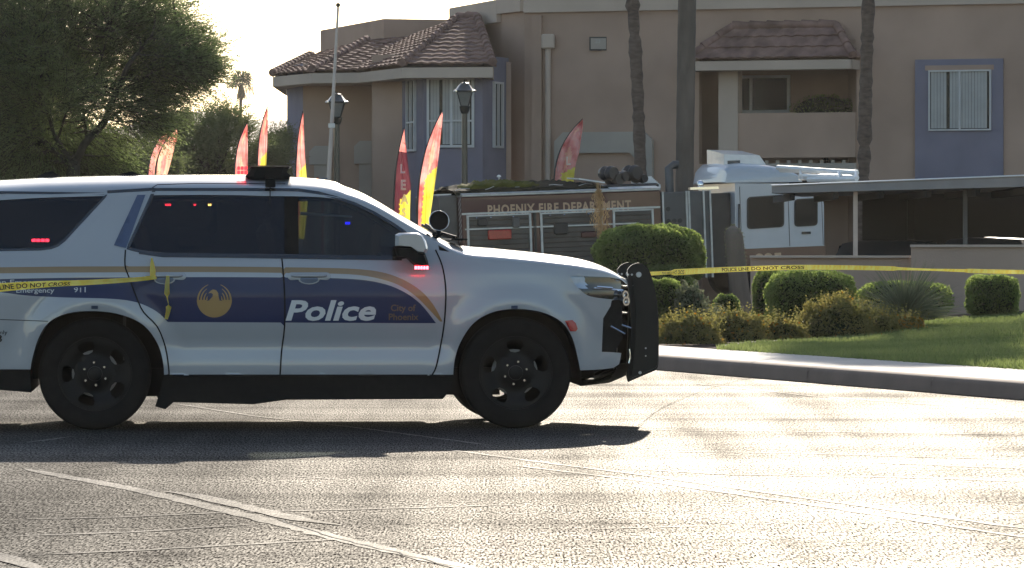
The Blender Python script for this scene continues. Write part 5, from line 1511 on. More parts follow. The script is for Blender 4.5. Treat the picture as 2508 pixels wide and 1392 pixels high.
# fender and bumper side
nose_top = []
x = XN
while x > cs(1095, 600)[0]:
    nose_top.append((x, ZS(x))); x -= .05
HL = cl(smoothline([(1398, 676), (1404, 690), (1425, 713), (1450, 727), (1500, 734), (1533, 737)], 3))
hlt = cl([(1533, 686), (1500, 680), (1450, 678)])
FG = cl([(1536, 737), (1506, 737), (1503, 751), (1483, 781), (1480, 864), (1516, 866), (1538, 832)])
fe = list(aF) + cl([(1480, 907), (1512, 904), (1528, 895), (1534, 868)]) + cl([(1516, 866), (1480, 864), (1483, 781), (1503, 751), (1506, 737)]) + list(reversed(HL[:-2])) + [(p[0], p[1]) for p in reversed(hlt)] + [(XN, ZS(XN) - .02)] + nose_top + list(reversed(cA))
feo = panel('front_fender', fe, PMATS, lines=clipline(gold, fe), picker=pick)
panel('headlight', list(HL) + list(hlt), [M['lens_clear'], M['black_gloss'], M['chrome']], picker=lambda x, z: 0 if (x < cs(1440, 700)[0] - .25 * (z - cs(1450, 700)[1]) and z > cs(1450, 708)[1]) else 1, o=-.012, step=.025)
panel('fog_housing', FG, M['black_plastic'], o=-.03)
# quarter panel + upper side frame
x = -1.16
qpx = [(XR0, cs(0, 905)[1])]
qp = [(XR0, cs(0, 905)[1]), cs(75, 905)] + list(reversed(aR))[1:] + list(cR)[1:] + [cs(278, 613)] + [(XR0, cs(0, 616)[1])]
qpo = panel('quarter_panel', qp, PMATS, lines=clipline(gold, qp) + clipline(band, qp), picker=pick)
top_line = []
x = cs(1095, 600)[0]
while x > XR0: top_line.append((x, ZS(x))); x -= .06
top_line.append((XR0, ZS(XR0)))
UY = -.88
winQ = cl([(0, 471), (262, 475), (256, 482), (157, 590), (141, 602), (125, 608), (100, 611)], UY)
winQ = [(XR0 + .18, winQ[0][1])] + winQ + [(XR0 + .13, winQ[-1][1] - .01)]
winRF = cl([(378, 464), (690, 464), (731, 465), (780, 472), (821, 483), (869, 499), (916, 521), (963, 549), (990, 568), (1005, 585), (1002, 629), (973, 631)], UY) + cl([(850, 629), (690, 626), (600, 625), (400, 623), (345, 616), (313, 609)], -.97)
sf = [cs(278, 613)] + belt_R + belt_F[1:] + [cs(1083, 640)] + top_line[1:] + [(XR0, cs(0, 616)[1])]
sfo = panel('side_frame', sf, M['paint_white'], holes=[winQ, winRF])
panel('pillar_trim', cl([(336, 477), (356, 477), (309, 608), (279, 601)], UY), M['satin_silver'], o=.006)
# glass
wB = cs(700, 540, UY)[0]; wB2 = cs(728, 540, UY)[0]
def clipx(poly, xa, xb):
    d_ = densify(poly, .02); return [p for p in d_ if xa <= p[0] <= xb]
wr = clipx(winRF, -9, wB); wf = clipx(winRF, wB2, 9); wp = clipx(winRF, wB - .021, wB2 + .021)
gr = panel('rear_door_window', wr, M['glass_dark'], o=-.008, step=.08)
gf = panel('front_door_window', wf, M['glass_front'], o=-.008, step=.08)
panel('window_pillar', wp, M['black_plastic'], o=-.006, step=.08)
panel('quarter_window', winQ, M['glass_dark'], o=-.008, step=.08)
# weather strips and shut lines
def strip(name, line, wdt, mat, parent, o=.003, mirror=True, yl=None, closed=False):
    for sgn in ((1, -1) if mirror else (1,)):
        d_ = densify(line, .03, closed)
        if closed: d_.append(d_[0])
        rows = []
        for i, p in enumerate(d_):
            a = d_[max(i - 1, 0)]; b = d_[min(i + 1, len(d_) - 1)]
            t_ = Vector((b[0] - a[0], b[1] - a[1])).normalized(); nx_, nz_ = -t_.y, t_.x
            r_ = []
            for k in (-1, 1):
                xx = p[0] + nx_ * wdt / 2 * k; zz = p[1] + nz_ * wdt / 2 * k
                q = smap(xx, zz, o); r_.append((q[0], sgn * q[1], q[2]))
            rows.append(r_)
        mb = MB(); mb.grid(rows); mb.build(name, M[mat], parent[0 if sgn > 0 else 1] if isinstance(parent, list) else parent)
strip('shut_line', cA, .011, 'black_plastic', fdo); strip('shut_line', cB, .011, 'black_plastic', fdo); strip('shut_line', cR, .010, 'black_plastic', rdo)
strip('window_seal', winRF, .022, 'black_gloss', sfo, .002, closed=True); strip('window_seal', winQ, .018, 'black_gloss', sfo, .002, closed=True)
strip('window_seal', cl([(262, 470), (378, 463)], UY), .022, 'black_gloss', sfo, .003)
strip('shut_line', cl([(372, 460), (385, 452), (480, 449), (700, 450)], UY), .006, 'black_plastic', sfo, .003)
strip('shut_line', cl([(1150, 606), (1164, 614), (1178, 626)]), .007, 'black_plastic', feo, .003)
strip('belt_trim', cl([(340, 620), (400, 628), (600, 630), (850, 634), (985, 636)]), .014, 'black_gloss', sfo, .004)
strip('crease_line', cl([(0, 783), (60, 785), (118, 787)]), .005, 'black_plastic', qpo, .002)
# black arch lips and inner liners
def archlip(poly, ax, az):
    for sgn in (1, -1):
        rows = [[], [], []]
        for p in poly:
            q = smap(p[0], p[1], 0.001)
            rows[0].append((q[0], sgn * q[1], q[2])); rows[1].append((q[0], sgn * (q[1] + .02), q[2] - .004)); rows[2].append((q[0], sgn * -.62, q[2] - .01))
        mb = MB(); mb.grid(rows[:2]); mb.grid(rows[1:])
        cp_ = [(p[0], sgn * -.62, p[1] - .01) for p in poly]
        mb.add(cp_, [tuple(range(len(cp_)))])
        mb.build('wheel_well', M['black_plastic'], suv, fix=False)
archlip(aF, *AX[1]); archlip(aR, *AX[0])
# top skins: roof, windscreen, hood
def topskin(name, xa, xb, mat, margin=0.0, n=None, inner=False, parent=suv, rows_only=False):
    n = n or max(4, int((xb - xa) / .05)); rows = []
    for i in range(n + 1):
        x = xa + (xb - xa) * i / n; zs = ZS(x); zc = ZC(x) + (.012 if x < xw0 else 0); ye = SW(x, zs); lp = zc - zs
        ex = 2.15; row = []
        for k in range(-18, 19):
            s_ = k / 18; an = (1 - abs(s_)) * math.pi / 2
            yy = ye * math.cos(an) ** (2 / ex) * (1 if s_ > 0 else -1) if k else 0.0
            zz = zs + lp * math.sin(an) ** (2 / ex) if abs(s_) < 1 else zs
            row.append((x, yy, zz))
        rows.append(row)
    if rows_only: return rows
    mb = MB(); mb.grid(rows); return mb.build(name, mat, parent, smooth=True)
topskin('roof', XR0, xw0 + .02, M['paint_white'])
rows = topskin('', xw0 + .02, xw1, None, rows_only=True)
for sl_ in (slice(0, 12), slice(25, None)):
    mb = MB(); mb.grid([r_[sl_] for r_ in rows]); mb.build('windshield_frame', M['paint_white'], suv, smooth=True)
mb = MB(); mb.grid([r_[11:26] for r_ in rows]); mb.build('windshield', M['glass_clear'], suv, smooth=True)
topskin('hood', xw1, XN, M['paint_white'])
# cowl, wipers
mb = MB(); a = ZC(xw1)
for y_ in (-.62, -.15): mb.tube([(xw1 + .02, y_, a + .035), (xw1 - .10, y_ + .18, a + .075), (xw1 - .18, y_ + .40, a + .13)], .012, 6)
mb.box((xw1 - .02, -.7, a + .012), (xw1 + .10, .7, a + .028), bev=.006); mb.build('wiper', M['black_plastic'], suv)
tr_ = topskin('', XR0, XR0 + .1, None, rows_only=True)[0]; mb = MB(); mb.add(tr_, [tuple(range(len(tr_)))]); mb.build('rear_spoiler', M['paint_white'], suv)
# tail
rows = []
for zf in np.linspace(0, 1, 12):
    z = ZS0 - .15 + (ZS(XR0) - ZS0 + .15) * zf; ye = SW(XR0, z); rows.append([(XR0 - .10 * (1 - (2 * k / 10 - 1) ** 4), ye * (2 * k / 10 - 1), z) for k in range(11)])
mb = MB(); mb.grid(rows); mb.build('tailgate', M['paint_white'], suv, smooth=True)
mb = MB(); mb.box((XR0 - .12, -.6, ZS0 + .75), (XR0 - .08, .6, ZS0 + 1.15), bev=.01); mb.build('rear_window', M['glass_dark'], suv, fix=True)
# nose
rows = []; zb_, zt2_ = .36, ZC(XN) - .01
for zf in np.linspace(0, 1, 14):
    z = zb_ + (zt2_ - zb_) * zf; ye = SW(XN - .01, min(z, ZS(XN))) ; rows.append([(XN - .01 + .10 * (1 - (2 * k / 14 - 1) ** 2) + .03 * math.sin(zf * math.pi), ye * (2 * k / 14 - 1), z) for k in range(15)])
mb = MB(); mb.grid(rows); mb.build('grille', M['black_plastic'], suv, smooth=True)
mb = MB()
for z in (.72, .82, .92, 1.02): mb.box((XN + .02, -.30, z), (XN + .11, .30, z + .02), bev=.005)
mb.build('grille_bar', M['chrome'], suv)
# chrome pieces between headlight and push bar
mb = MB(); a = cs(1455, 706, -.9); b = cs(1528, 712, -.75)
mb.tube([(a[0], -SW(*a) - .004, a[1]), (b[0], -SW(*b) - .01, b[1])], .008, 6)
mb.build('chrome_trim', M['chrome'], suv, smooth=40); mb = MB(); a = cs(1462, 703, -.9); b = cs(1500, 706, -.8); mb.tube([(a[0], -SW(*a) - .004, a[1]), (b[0], -SW(*b) - .006, b[1])], .009, 6)
mb.build('chrome_trim', M['chrome'], suv, smooth=40)
for px, py, r in ((1528, 722, .03), (1530, 738, .035)):
    mb = MB(); a = cs(px, py, -.7); mb.lathe([(r * .6, -.02), (r, -.02), (r * 1.1, 0), (r, .02), (r * .6, .02)], 14, M=Matrix.Translation((a[0], -.70, a[1])) @ Matrix.Rotation(R(90), 4, 'X') @ Matrix.Rotation(R(35), 4, 'Y')); mb.build('chrome_ring', M['chrome'], suv, smooth=40)
for l in ([(1495, 799), (1530, 818)], [(1522, 796), (1545, 804)], [(1540, 855), (1543, 876), (1540, 890)]):
    mb = MB(); q = cl(l, -.72); mb.tube([(p[0], -.74, p[1]) for p in q], .007, 6); mb.build('chrome_trim', M['chrome'], suv, smooth=40)
# rocker, lower bumper valance, underbody
rk = cl([(1113, 919.5), (1108, 950), (1085, 978), (700, 980), (620, 991), (425, 986), (405, 1003), (380, 996), (392, 960), (402, 919.5)], -.98)
mb = MB(); mb.prism(list(reversed(rk)) if False else rk[::-1], -.955, -.80); rko = mb.build('rocker_panel', M['black_plastic'], suv, fix=True)
mb = MB(); mb.prism(rk[::-1], .80, .955); mb.build('rocker_panel', M['black_plastic'], suv, fix=True)
strip('seam_strip', cl([(402, 921), (1110, 921)]), .018, 'black_plastic', suv, .001)
lv = cl([(1423, 907), (1480, 906), (1512, 903), (1528, 894), (1500, 930), (1470, 942), (1423, 946)], -.9)
mb = MB(); rows = []
for k in range(13):
    s_ = k / 6 - 1; rows.append([(p[0] + .16 * (1 - abs(s_) ** 2.5) * (1 if p[0] > lv[0][0] + .05 else 0), s_ * (SW(min(p[0], XN), .40) - .015), p[1]) for p in lv])
mb.grid(rows, closed=True); mb.build('lower_valance', M['black_plastic'], suv, smooth=40, fix=True)
rb = [(XR0 - .12, cs(0, 905)[1] + .01), (cs(75, 905)[0] - .005, cs(0, 906)[1]), (cs(76, 962)[0], cs(76, 962)[1]), (cs(0, 956)[0], cs(0, 956)[1]), (XR0 - .12, cs(0, 948)[1])]
mb = MB(); mb.prism(rb[::-1], -.97, .97); mb.build('rear_bumper', M['black_plastic'], suv, fix=True)
mb = MB(); mb.box((AX[0][0] + .5, -.78, .26), (AX[1][0] - .5, .78, .42)); mb.box((XR0 + .1, -.55, .36), (XN - .25, .55, .5))
mb.box((AX[1][0] - .55, -.60, .42), (AX[1][0] + .55, .60, .95)); mb.box((AX[0][0] - .6, -.60, .45), (AX[0][0] + .6, .60, .9))
for ax, az in AX: mb.tube([(ax, -.8, az), (ax, .8, az)], .05, 10)
mb.box((AX[0][0] - .3, -.70, .235), (AX[0][0] + .66, .70, .44)); mb.box((AX[1][0] - .66, -.70, .24), (AX[1][0] - .1, .70, .44))
mb.build('underbody', M['black_plastic'], suv)
# wheels
RT = .408
def rimface():
    outer = [(.262 * math.cos(2 * math.pi * k / 60), .262 * math.sin(2 * math.pi * k / 60)) for k in range(60)]
    holes = []
    for k in range(5):
        a0 = math.pi / 2 + k * 2 * math.pi / 5; pts_ = []
        for da, r in ((-.26, .232), (-.13, .240), (.0, .242), (.13, .240), (.26, .232), (.30, .20), (.20, .158), (.0, .148), (-.20, .158), (-.30, .20)):
            pts_.append((r * math.cos(a0 + da), r * math.sin(a0 + da)))
        holes.append(pts_)
    return cdt_fill(outer, holes, step=.03)
rfv, rff = rimface()
def make_wheel(side, ax, rotk):
    root_m = Matrix.Translation((ax, side * .955, RT)) @ (Matrix.Rotation(R(90), 4, 'X') if side < 0 else Matrix.Rotation(R(-90), 4, 'X')) @ Matrix.Rotation(rotk, 4, 'Z')
    mb = MB()   # local z out of the car
    mb.lathe([(.255, -.20), (.30, -.245), (.36, -.255), (.392, -.245), (RT - .004, -.21), (RT, -.17), (RT, -.06), (RT - .004, -.03), (.392, -.008), (.375, .000), (.35, .004), (.33, .001), (.30, .001), (.285, -.004), (.272, -.012), (.262, -.02)], 64, M=root_m)
    ty = mb.build('wheel', M['rubber'], suv, smooth=35)
    mb = MB()
    def fz(r): return -.035 - .035 * math.exp(-((r - .14) / .05) ** 2) + .012 * math.exp(-(r / .07) ** 2)
    mb.add([root_m @ Vector((x, y, fz(math.hypot(x, y)))) for x, y in rfv], rff)
    mb.lathe([(.262, -.035), (.268, -.012), (.272, -.012), (.266, -.05), (.255, -.20)], 48, M=root_m)
    mb.build('rim', M['wheel_black'], ty, smooth=35)
    mb = MB(); mb.lathe([(0, -.012), (.04, -.012), (.052, -.018), (.055, -.04)], 24, M=root_m); mb.build('hub_cap', M['wheel_black'], ty, smooth=35)
    mb = MB()
    for k in range(6):
        an = k * math.pi / 3 + .3; mb.lathe([(.0, -.008), (.008, -.008), (.011, -.014), (.011, -.05)], 8, M=root_m @ Matrix.Translation((.083 * math.cos(an), .083 * math.sin(an), 0)))
    mb.build('lug_nut', M['chrome'], ty)
    mb = MB(); mb.lathe([(.05, -.13), (.17, -.13), (.17, -.155), (.05, -.155)], 32, M=root_m); mb.build('brake_disc', M['rotor'], ty)
for side in (-1, 1):
    make_wheel(side, AX[0][0], .32); make_wheel(side, AX[1][0], .02)
# door handles
def handle(px, py, parent):
    for sgn in (1, -1):
        a = cs(px, py); L_ = .155; out_ = []
        for k in range(12):
            an = math.pi / 2 + math.pi * k / 11; out_.append((-L_ + .028 + .030 * math.cos(an), .012 + .028 * math.sin(an)))
        for k in range(9):
            an = math.pi + math.pi * k / 8; out_.append((.0 + .078 * math.cos(an) , -.012 + .036 * math.sin(an)))
        for k in range(12):
            an = -math.pi / 2 + math.pi * k / 11; out_.append((L_ - .028 + .030 * math.cos(an), .012 + .028 * math.sin(an)))
        def ring(k, o): 
            r_ = []
            for x_, z_ in out_:
                q = smap(a[0] + x_ * k, a[1] + .004 + (z_ - .004) * k, o); r_.append((q[0], sgn * q[1], q[2]))
            return r_
        mb = MB(); rr_ = [ring(1.0, .001), ring(.99, .007), ring(.93, .010)]; mb.grid(rr_, closed=True); n_ = len(out_); mb.f.append(tuple(2 * n_ + k for k in range(n_))); mb.mi.append(0)
        ho = mb.build('handle', M['paint_white'], parent[0 if sgn > 0 else 1], smooth=35, fix=True)
        mb = MB(); v_, f_ = cdt_fill([(.066 * math.cos(k * .3927), -.004 + .030 * math.sin(k * .3927)) for k in range(16)], step=.02)
        mb.add([(lambda q: (q[0], sgn * q[1], q[2]))(smap(a[0] + x_, a[1] + z_ - .006, .0115)) for x_, z_ in v_], f_); mb.build('handle_shade', M['satin_silver'], ho)  # flat darker patch painted as the shadow slot under the grip
        mb = MB(); pts_ = []
        for i in range(11):
            u_ = i / 10 - .5; xx = a[0] + u_ * .26; zz = a[1] + .016; q = smap(xx, zz, .026 - .012 * (2 * u_) ** 4); pts_.append((q[0], sgn * q[1], q[2]))
        mb.tube(pts_, [.006] + [.013] * 9 + [.006], 8); mb.build('grip', M['paint_white'], ho, smooth=True)
handle(403, 681, rdo); handle(757, 681, fdo)
# marker lamp, flare reflectors
panel('marker_lamp', cl([(1383, 786), (1402, 784), (1411, 792), (1416, 806), (1411, 812), (1397, 812)]), M['lens_red'], o=.006, step=.02)
for px in (232, 1259):
    panel('arch_clip', cl([(px - 8, 749), (px + 8, 749), (px + 8, 757), (px - 8, 757)]), M['satin_silver'], o=.004, step=.02)
# lettering
def label3d(txt, x0, x1, ybase, ytop, mat, parent, shear=0.0, bold=0.0, font_h=.72, spacing=1.0, mirror=False, o=.0022, sub=True):
    v, f = text_mesh(txt, 1.0, bold, spacing)
    xs = [p[0] for p in v]; wa, wb_ = min(xs), max(xs)
    A_ = cs(x0, ybase); B_ = cs(x1, ybase); zt3 = cs(x0, ytop)[1]
    hh_ = (zt3 - A_[1]) / font_h
    L_ = (B_[0] - A_[0]) - shear * (zt3 - A_[1])
    mb = MB(); vs = []
    for p in v:
        zz = A_[1] + p[1] * hh_; xx = A_[0] + (p[0] - wa) / (wb_ - wa) * L_ + shear * p[1] * hh_
        vs.append(smap(xx, zz, o))
    mb.add(vs, f)
    return mb.build('lettering', M[mat], parent)
label3d("Police", 700, 931, 784, 735, 'decal_white', fdo[0], .30, .028, .72, 1.0)
label3d("City of", 957, 1018, 762, 746, 'decal_dimgold', fdo[0], 0, .02)
label3d("Phoenix", 952, 1025, 784, 768, 'decal_dimgold', fdo[0], 0, .02)
label3d("Non Emergency", -28, 134, 697, 685, 'decal_white', qpo[0], 0, .008)
label3d("602-262-6151", 180, 290, 697, 686, 'decal_white', qpo[0], 0, .008) if False else None
label3d("Emergency", 40, 133, 717, 705, 'decal_white', qpo[0], 0, .008)
label3d("911", 181, 210, 716, 703, 'decal_white', qpo[0], 0, .012)
label3d("Only", -14, 18, 819, 809, 'black_plastic', qpo[0], 0, .0)
label3d("3", -9, 5, 838, 820, 'black_plastic', qpo[0], 0, .01)
# city bird emblem: bowl of tail feathers, two raised wings, head
em = MB(); ec = cs(525, 735); er = cs(568, 735)[0] - ec[0]
def epoly(pts_): em.add([smap(ec[0] + p[0] * er, ec[1] + p[1] * er, .0022) for p in pts_], [tuple(range(len(pts_)))])
def arcband(a0, a1, r0a, r0b, r1a, r1b, n=14):
    """band between radius r0 (inner) and r1 (outer) varying from a0 to a1 degrees"""
    for i in range(n):
        u_ = i / n; v__ = (i + 1) / n
        q = []
        for uu, rr_ in ((u_, 0), (v__, 0), (v__, 1), (u_, 1)):
            an = R(a0 + (a1 - a0) * uu); r_ = (r0a + (r0b - r0a) * uu) if rr_ == 0 else (r1a + (r1b - r1a) * uu); q.append((r_ * math.cos(an), r_ * math.sin(an)))
        epoly(q)
arcband(186, 354, .0, .0, .46, .46, 16); arcband(180, 360, .44, .44, 1.0, 1.0, 24)
for a_, (r0_, r1_) in zip((112, 124, 138, 152), ((.87, .99), (.70, .81), (.53, .64), (.38, .47))):
    arcband(181, a_, r0_, r0_ + .05, r1_, r0_ + .08, 10); arcband(-1, 180 - a_, r0_, r0_ + .05, r1_, r0_ + .08, 10)
epoly([(-.30, -.02), (.30, -.02), (.24, .18), (.22, .40), (.10, .56), (-.08, .60), (-.22, .52), (-.34, .38), (-.18, .40), (-.08, .34), (-.10, .20)])
em.build('emblem', M['decal_gold'], rdo[0])
# mirror
mr0 = cl([(967, 576), (978, 571), (1020, 570), (1034, 577), (1042, 592), (1047, 612), (1040, 622), (1022, 620), (1004, 606), (966, 603)], -1.15)
mr1 = cl([(966, 603), (1004, 606), (1022, 620), (1040, 622), (1047, 640), (1049, 652), (1036, 655), (1015, 650), (996, 632), (974, 628)], -1.15)
for sgn in (1, -1):
    def mpr(poly, name, mat, parent, ya, yb):
        cx_ = sum(p[0] for p in poly) / len(poly); cz2 = sum(p[1] for p in poly) / len(poly); rows = []
        for yy, k in ((ya, .80), (ya - .03 * (1 if ya < 0 else -1) * -1, 1.0), (yb + .03, 1.0), (yb, .82)):
            rows.append([(cx_ + (p[0] - cx_) * k, sgn * yy, cz2 + (p[1] - cz2) * k) for p in poly])
        mb = MB(); mb.grid(rows, closed=True); n_ = len(poly); mb.f.append(tuple(range(n_))); mb.f.append(tuple(range(3 * n_, 4 * n_))); mb.mi += [0, 0]
        return mb.build(name, M[mat], parent, smooth=35, fix=True)
    mo_ = mpr(mr0, 'mirror', 'paint_white', suv, -1.06, -1.26)
    mpr(mr1, 'mirror_base', 'black_plastic', mo_, -1.05, -1.25)
    mb = MB(); a = cs(1030, 612, -1.0); mb.box((a[0] - .06, sgn * -1.08 if sgn > 0 else .95, a[1] - .02), (a[0] + .02, sgn * -.95 if sgn > 0 else 1.08, a[1] + .03)); mb.build('mirror_arm', M['black_plastic'], mo_, fix=True)
    mb = MB()
    for k in range(5):
        a = cs(1018 + k * 7, 656, -1.2); mb.box((a[0] - .008, sgn * -1.245 if sgn > 0 else 1.20, a[1] - .012), (a[0] + .007, sgn * -1.20 if sgn > 0 else 1.245, a[1] + .012), bev=.003)
    mb.build('mirror_lamp', M['lamp_red'], mo_, fix=True)
# spotlight on the windscreen pillar
sa = cs(1075, 541, -.80)
mb = MB(); MM = Matrix.Translation((sa[0], -.80, sa[1])) @ Matrix.Rotation(R(82), 4, 'X') @ Matrix.Rotation(R(6), 4, 'Y')
mb.lathe([(0, -.02), (.068, -.02), (.073, .0), (.073, .01)], 28, M=MM); mb.lathe([(.070, .0), (.066, -.05), (.045, -.10), (.0, -.12)], 28, M=MM); so = mb.build('spotlight', M['black_plastic'], suv, smooth=40)
mb = MB(); mb.lathe([(.071, -.010), (.075, -.008), (.0765, .003), (.074, .012), (.071, .010), (.070, 0)], 36, M=MM); mb.build('bezel', M['chrome'], so, smooth=True)
mb = MB(); b = cs(1060, 577, -.82); mb.tube([(sa[0], -.80, sa[1] - .07), (sa[0] - .01, -.81, sa[1] - .10), (b[0], -.80, b[1])], .018, 8)
b2 = cs(1045, 572, -.86); b3 = cs(1085, 572, -.80); mb.tube([(b2[0], -.86, b2[1] - .01), (b[0], -.83, b[1] - .03), (b3[0], -.78, b3[1])], .013, 6); mb.build('bracket', M['black_plastic'], so, smooth=40)
# roof light bar
la = cs(660, 432, -.6); zr = ZC(la[0])
lbar = [(-.155, .0), (-.175, .025), (-.15, .05), (-.13, .082), (-.135, .088), (.148, .088), (.145, .08), (.128, .05), (.16, .022), (.14, .0)]
mb = MB(); rows = []
for yy, k in ((-.60, .7), (-.575, 1.0), (.575, 1.0), (.60, .7)):
    rows.append([(la[0] + x * k, yy, zr - .02 + z * (1 if k == 1 else .95)) for x, z in lbar])
mb.grid(rows, closed=True); n_ = len(lbar); mb.f += [tuple(range(n_)), tuple(range(3 * n_, 4 * n_))]; mb.mi += [0, 0]
lb = mb.build('light_bar', M['black_plastic'], suv, smooth=25, fix=True)
mb = MB(); rows = []
for yy in (-.59, -.3, 0, .3, .59):
    rows.append([(la[0] + x, yy, zr + .076 + z - .006 * abs(yy) ** 2) for x, z in ((-.15, -.004), (-.13, .006), (.14, .006), (.165, -.004))])
mb.grid(rows, closed=True); mb.build('glare_cover', M['white_metal'], lb, fix=True)  # white colour stands for sun glare along the top of the bar
for sx in (-1,):
    mb = MB()
    for k in range(3):
        for j in range(2): mb.box((la[0] - .185 - .026 * k, -.56, zr + .015 + .032 * j), (la[0] - .163 - .026 * k, -.50, zr + .042 + .032 * j), bev=.004)
    mb.build('bar_lamp', M['lamp_red_dim'], lb, fix=True)
for sgn in (-1, 1):
    mb = MB(); mb.box((la[0] - .035, sgn * .80 - .02, zr - .085), (la[0] + .04, sgn * .80 + .012, zr - .025), bev=.006)
    mb.box((la[0] - .03, min(sgn * .55, sgn * .8), zr - .02), (la[0] + .03, max(sgn * .55, sgn * .8), zr + .006)); mb.box((la[0] - .004, sgn * .825 - .01, ZS(la[0]) - .06), (la[0] + .004, sgn * .825 + .01, zr - .08)); mb.build('mount', M['black_plastic'], lb, fix=True)
# roof antennas
for px, py, y_, hh_ in ((118, 424, -.1, .05), (315, 424, -.2, .03)):
    a = cs(px, 432, y_); z = ZC(a[0]); mb = MB()
    mb.grid([[(a[0] - .10 + .2 * i / 6, y_ + sg_ * .02 * math.sin(i / 6 * math.pi), z + .005 + hh_ * (math.sin(min(1, i / 4) * math.pi / 2) if i < 5 else 1 - (i - 4) / 2.2) * (1 if sg_ == 0 else .0)) for i in range(7)] for sg_ in (-1, 0, 1)])
    mb.build('antenna', M['black_plastic'], suv)
# push bar
pbp = [(1536, 662), (1546, 650), (1564, 644), (1579, 650), (1592, 669), (1605, 718), (1612, 784), (1612, 887), (1605, 907), (1570, 922), (1538, 936), (1534, 923), (1537, 820), (1541, 730)]
pbz = smoothline(cl(pbp[:9], -.36), 4) + cl(pbp[9:], -.36)
pbr = empty('push_bar', (0, 0, 0)); pbr.parent = suv
ctr = (sum(p[0] for p in pbz) / len(pbz), sum(p[1] for p in pbz) / len(pbz))
for y_ in (-.36, .36):
    mb = MB(); n_ = len(pbz)
    rows = [[(ctr[0] + (p[0] - ctr[0]) * k, y_ + dy_, ctr[1] + (p[1] - ctr[1]) * k) for p in pbz] for dy_, k in ((-.012, .965), (-.022, .965), (-.022, 1.0), (.022, 1.0), (.022, .965))]
    mb.grid(rows, closed=True); mb.add(rows[0], [tuple(range(n_))]); mb.add([(p[0], y_ + .012, p[2]) for p in rows[0]], [tuple(range(n_))])
    po = mb.build('side_plate', M['black_steel'], pbr, smooth=30, fix=True)
    mb = MB()
    for px, py, r in ((1564, 673, .022), (1547, 673, .008), (1538, 673, .008), (1567, 913, .012), (1526, 907, .012), (1581, 853, .007), (1581, 872, .006), (1548, 700, .006)):
        a = cs(px, py, -.36); mb.lathe([(0, .012), (r * .8, .012), (r, .006), (r, 0)], 10, M=Matrix.Translation((a[0], y_ - .012, a[1])) @ Matrix.Rotation(R(90), 4, 'X'))
    mb.build('bolt', M['galvanised'], po)
for py, px in ((690, 1572), (790, 1590), (885, 1588)):
    a = cs(px, py, -.36); mb = MB(); mb.tube([(a[0], -.345, a[1]), (a[0], .345, a[1])], .024, 12); mb.build('crossbar', M['black_steel'], pbr, smooth=40)
mb = MB(); a = cs(1440, 940, -.36); b = cs(1530, 903, -.36); c_ = cs(1560, 900, -.36)
for y_ in (-.33, .33): mb = MB(); mb.tube([(a[0], y_, a[1]), (b[0], y_, b[1]), (c_[0], y_, c_[1])], .014, 8); mb.build('brace', M['black_steel'], pbr, smooth=40)
a = cs(1500, 800, -.36); b = cs(1550, 800, -.36)
for y_ in (-.33, .33): mb = MB(); mb.box((a[0], y_ - .01, a[1] - .04), (b[0], y_ + .01, a[1] + .04)); mb.build('bracket', M['black_steel'], pbr, smooth=40)
# interior
def seat(px, y_, name='seat'):
    x = cs(px, 600)[0]; mb = MB()
    mb.box((x - .05, y_ - .24, .75), (x + .50, y_ + .24, .95), bev=.05)
    MM = Matrix.Translation((x, y_, .9)) @ Matrix.Rotation(R(-12), 4, 'Y'); mb.box((-.08, -.24, 0), (.08, .24, .62), bev=.05, M=MM); mb.box((-.05, -.13, .64), (.06, .13, .84), bev=.04, M=MM)
    mb.build(name, M['seat_fabric'], suv, smooth=30, fix=True)
seat(700, -.40); seat(700, .40); seat(370, 0); 
mb = MB(); x = cs(960, 600)[0]; mb.box((x, -.80, .85), (x + .45, .80, 1.16), bev=.05); mb.build('dashboard', M['interior'], suv, fix=True)
mb = MB(); MM = Matrix.Translation((x - .10, .40, 1.12)) @ Matrix.Rotation(R(-65), 4, 'Y'); mb.lathe([(.17, 0), (.18, .012), (.19, 0), (.18, -.012), (.17, 0)], 24, M=MM); mb.build('steering_wheel', M['interior'], suv, smooth=True)
x = cs(655, 600)[0]; mb = MB(); mb.box((x, -.72, .5), (x + .02, .72, 1.66)); mb.box((cs(300, 600)[0], -.75, .5), (cs(300, 600)[0] + .02, .75, 1.6)); mb.build('partition', M['interior'], suv)
mb = MB(); mb.box((XR0 + .05, -.58, .5), (cs(1050, 600)[0], .58, .60)); mb.build('floor', M['interior'], suv)
mb = MB(); mb.box((XR0 + .1, -.7, 1.68), (xw0 - .05, .7, 1.70)); mb.build('headliner', M['interior'], suv)
# lamps seen through glass
def inlamp(name, px, py, y_, w_, h_, mat, n=1):
    mb = MB(); a = cs(px, py, y_); 
    for k in range(n):
        xx = a[0] - w_ / 2 + w_ * k / n; mb.box((xx, y_, a[1] - h_ / 2), (xx + w_ / n * .8, y_ + .02, a[1] + h_ / 2))
    mb.build(name, M[mat], suv)
inlamp('warning_lamp', 100, 589, -.86, .13, .020, 'lamp_inside_rear', 4)
inlamp('interior_lamp', 412, 502, -.45, .045, .014, 'lamp_inside_red', 3)
inlamp('interior_lamp', 478, 502, -.45, .022, .012, 'lamp_inside_red')
inlamp('interior_lamp', 514, 502, -.45, .026, .014, 'lamp_inside_amber', 2)
inlamp('interior_lamp', 853, 547, -.55, .045, .018, 'lamp_blue')
mb = MB(); a = cs(735, 523, -.3); b = cs(862, 531, -.3); mb.tube([(a[0], -.32, a[1]), (b[0], -.30, b[1])], [.014, .006], 6); mb.build('visor_glare', M['white_metal'], suv)  # white rod stands in for the glare along the visor

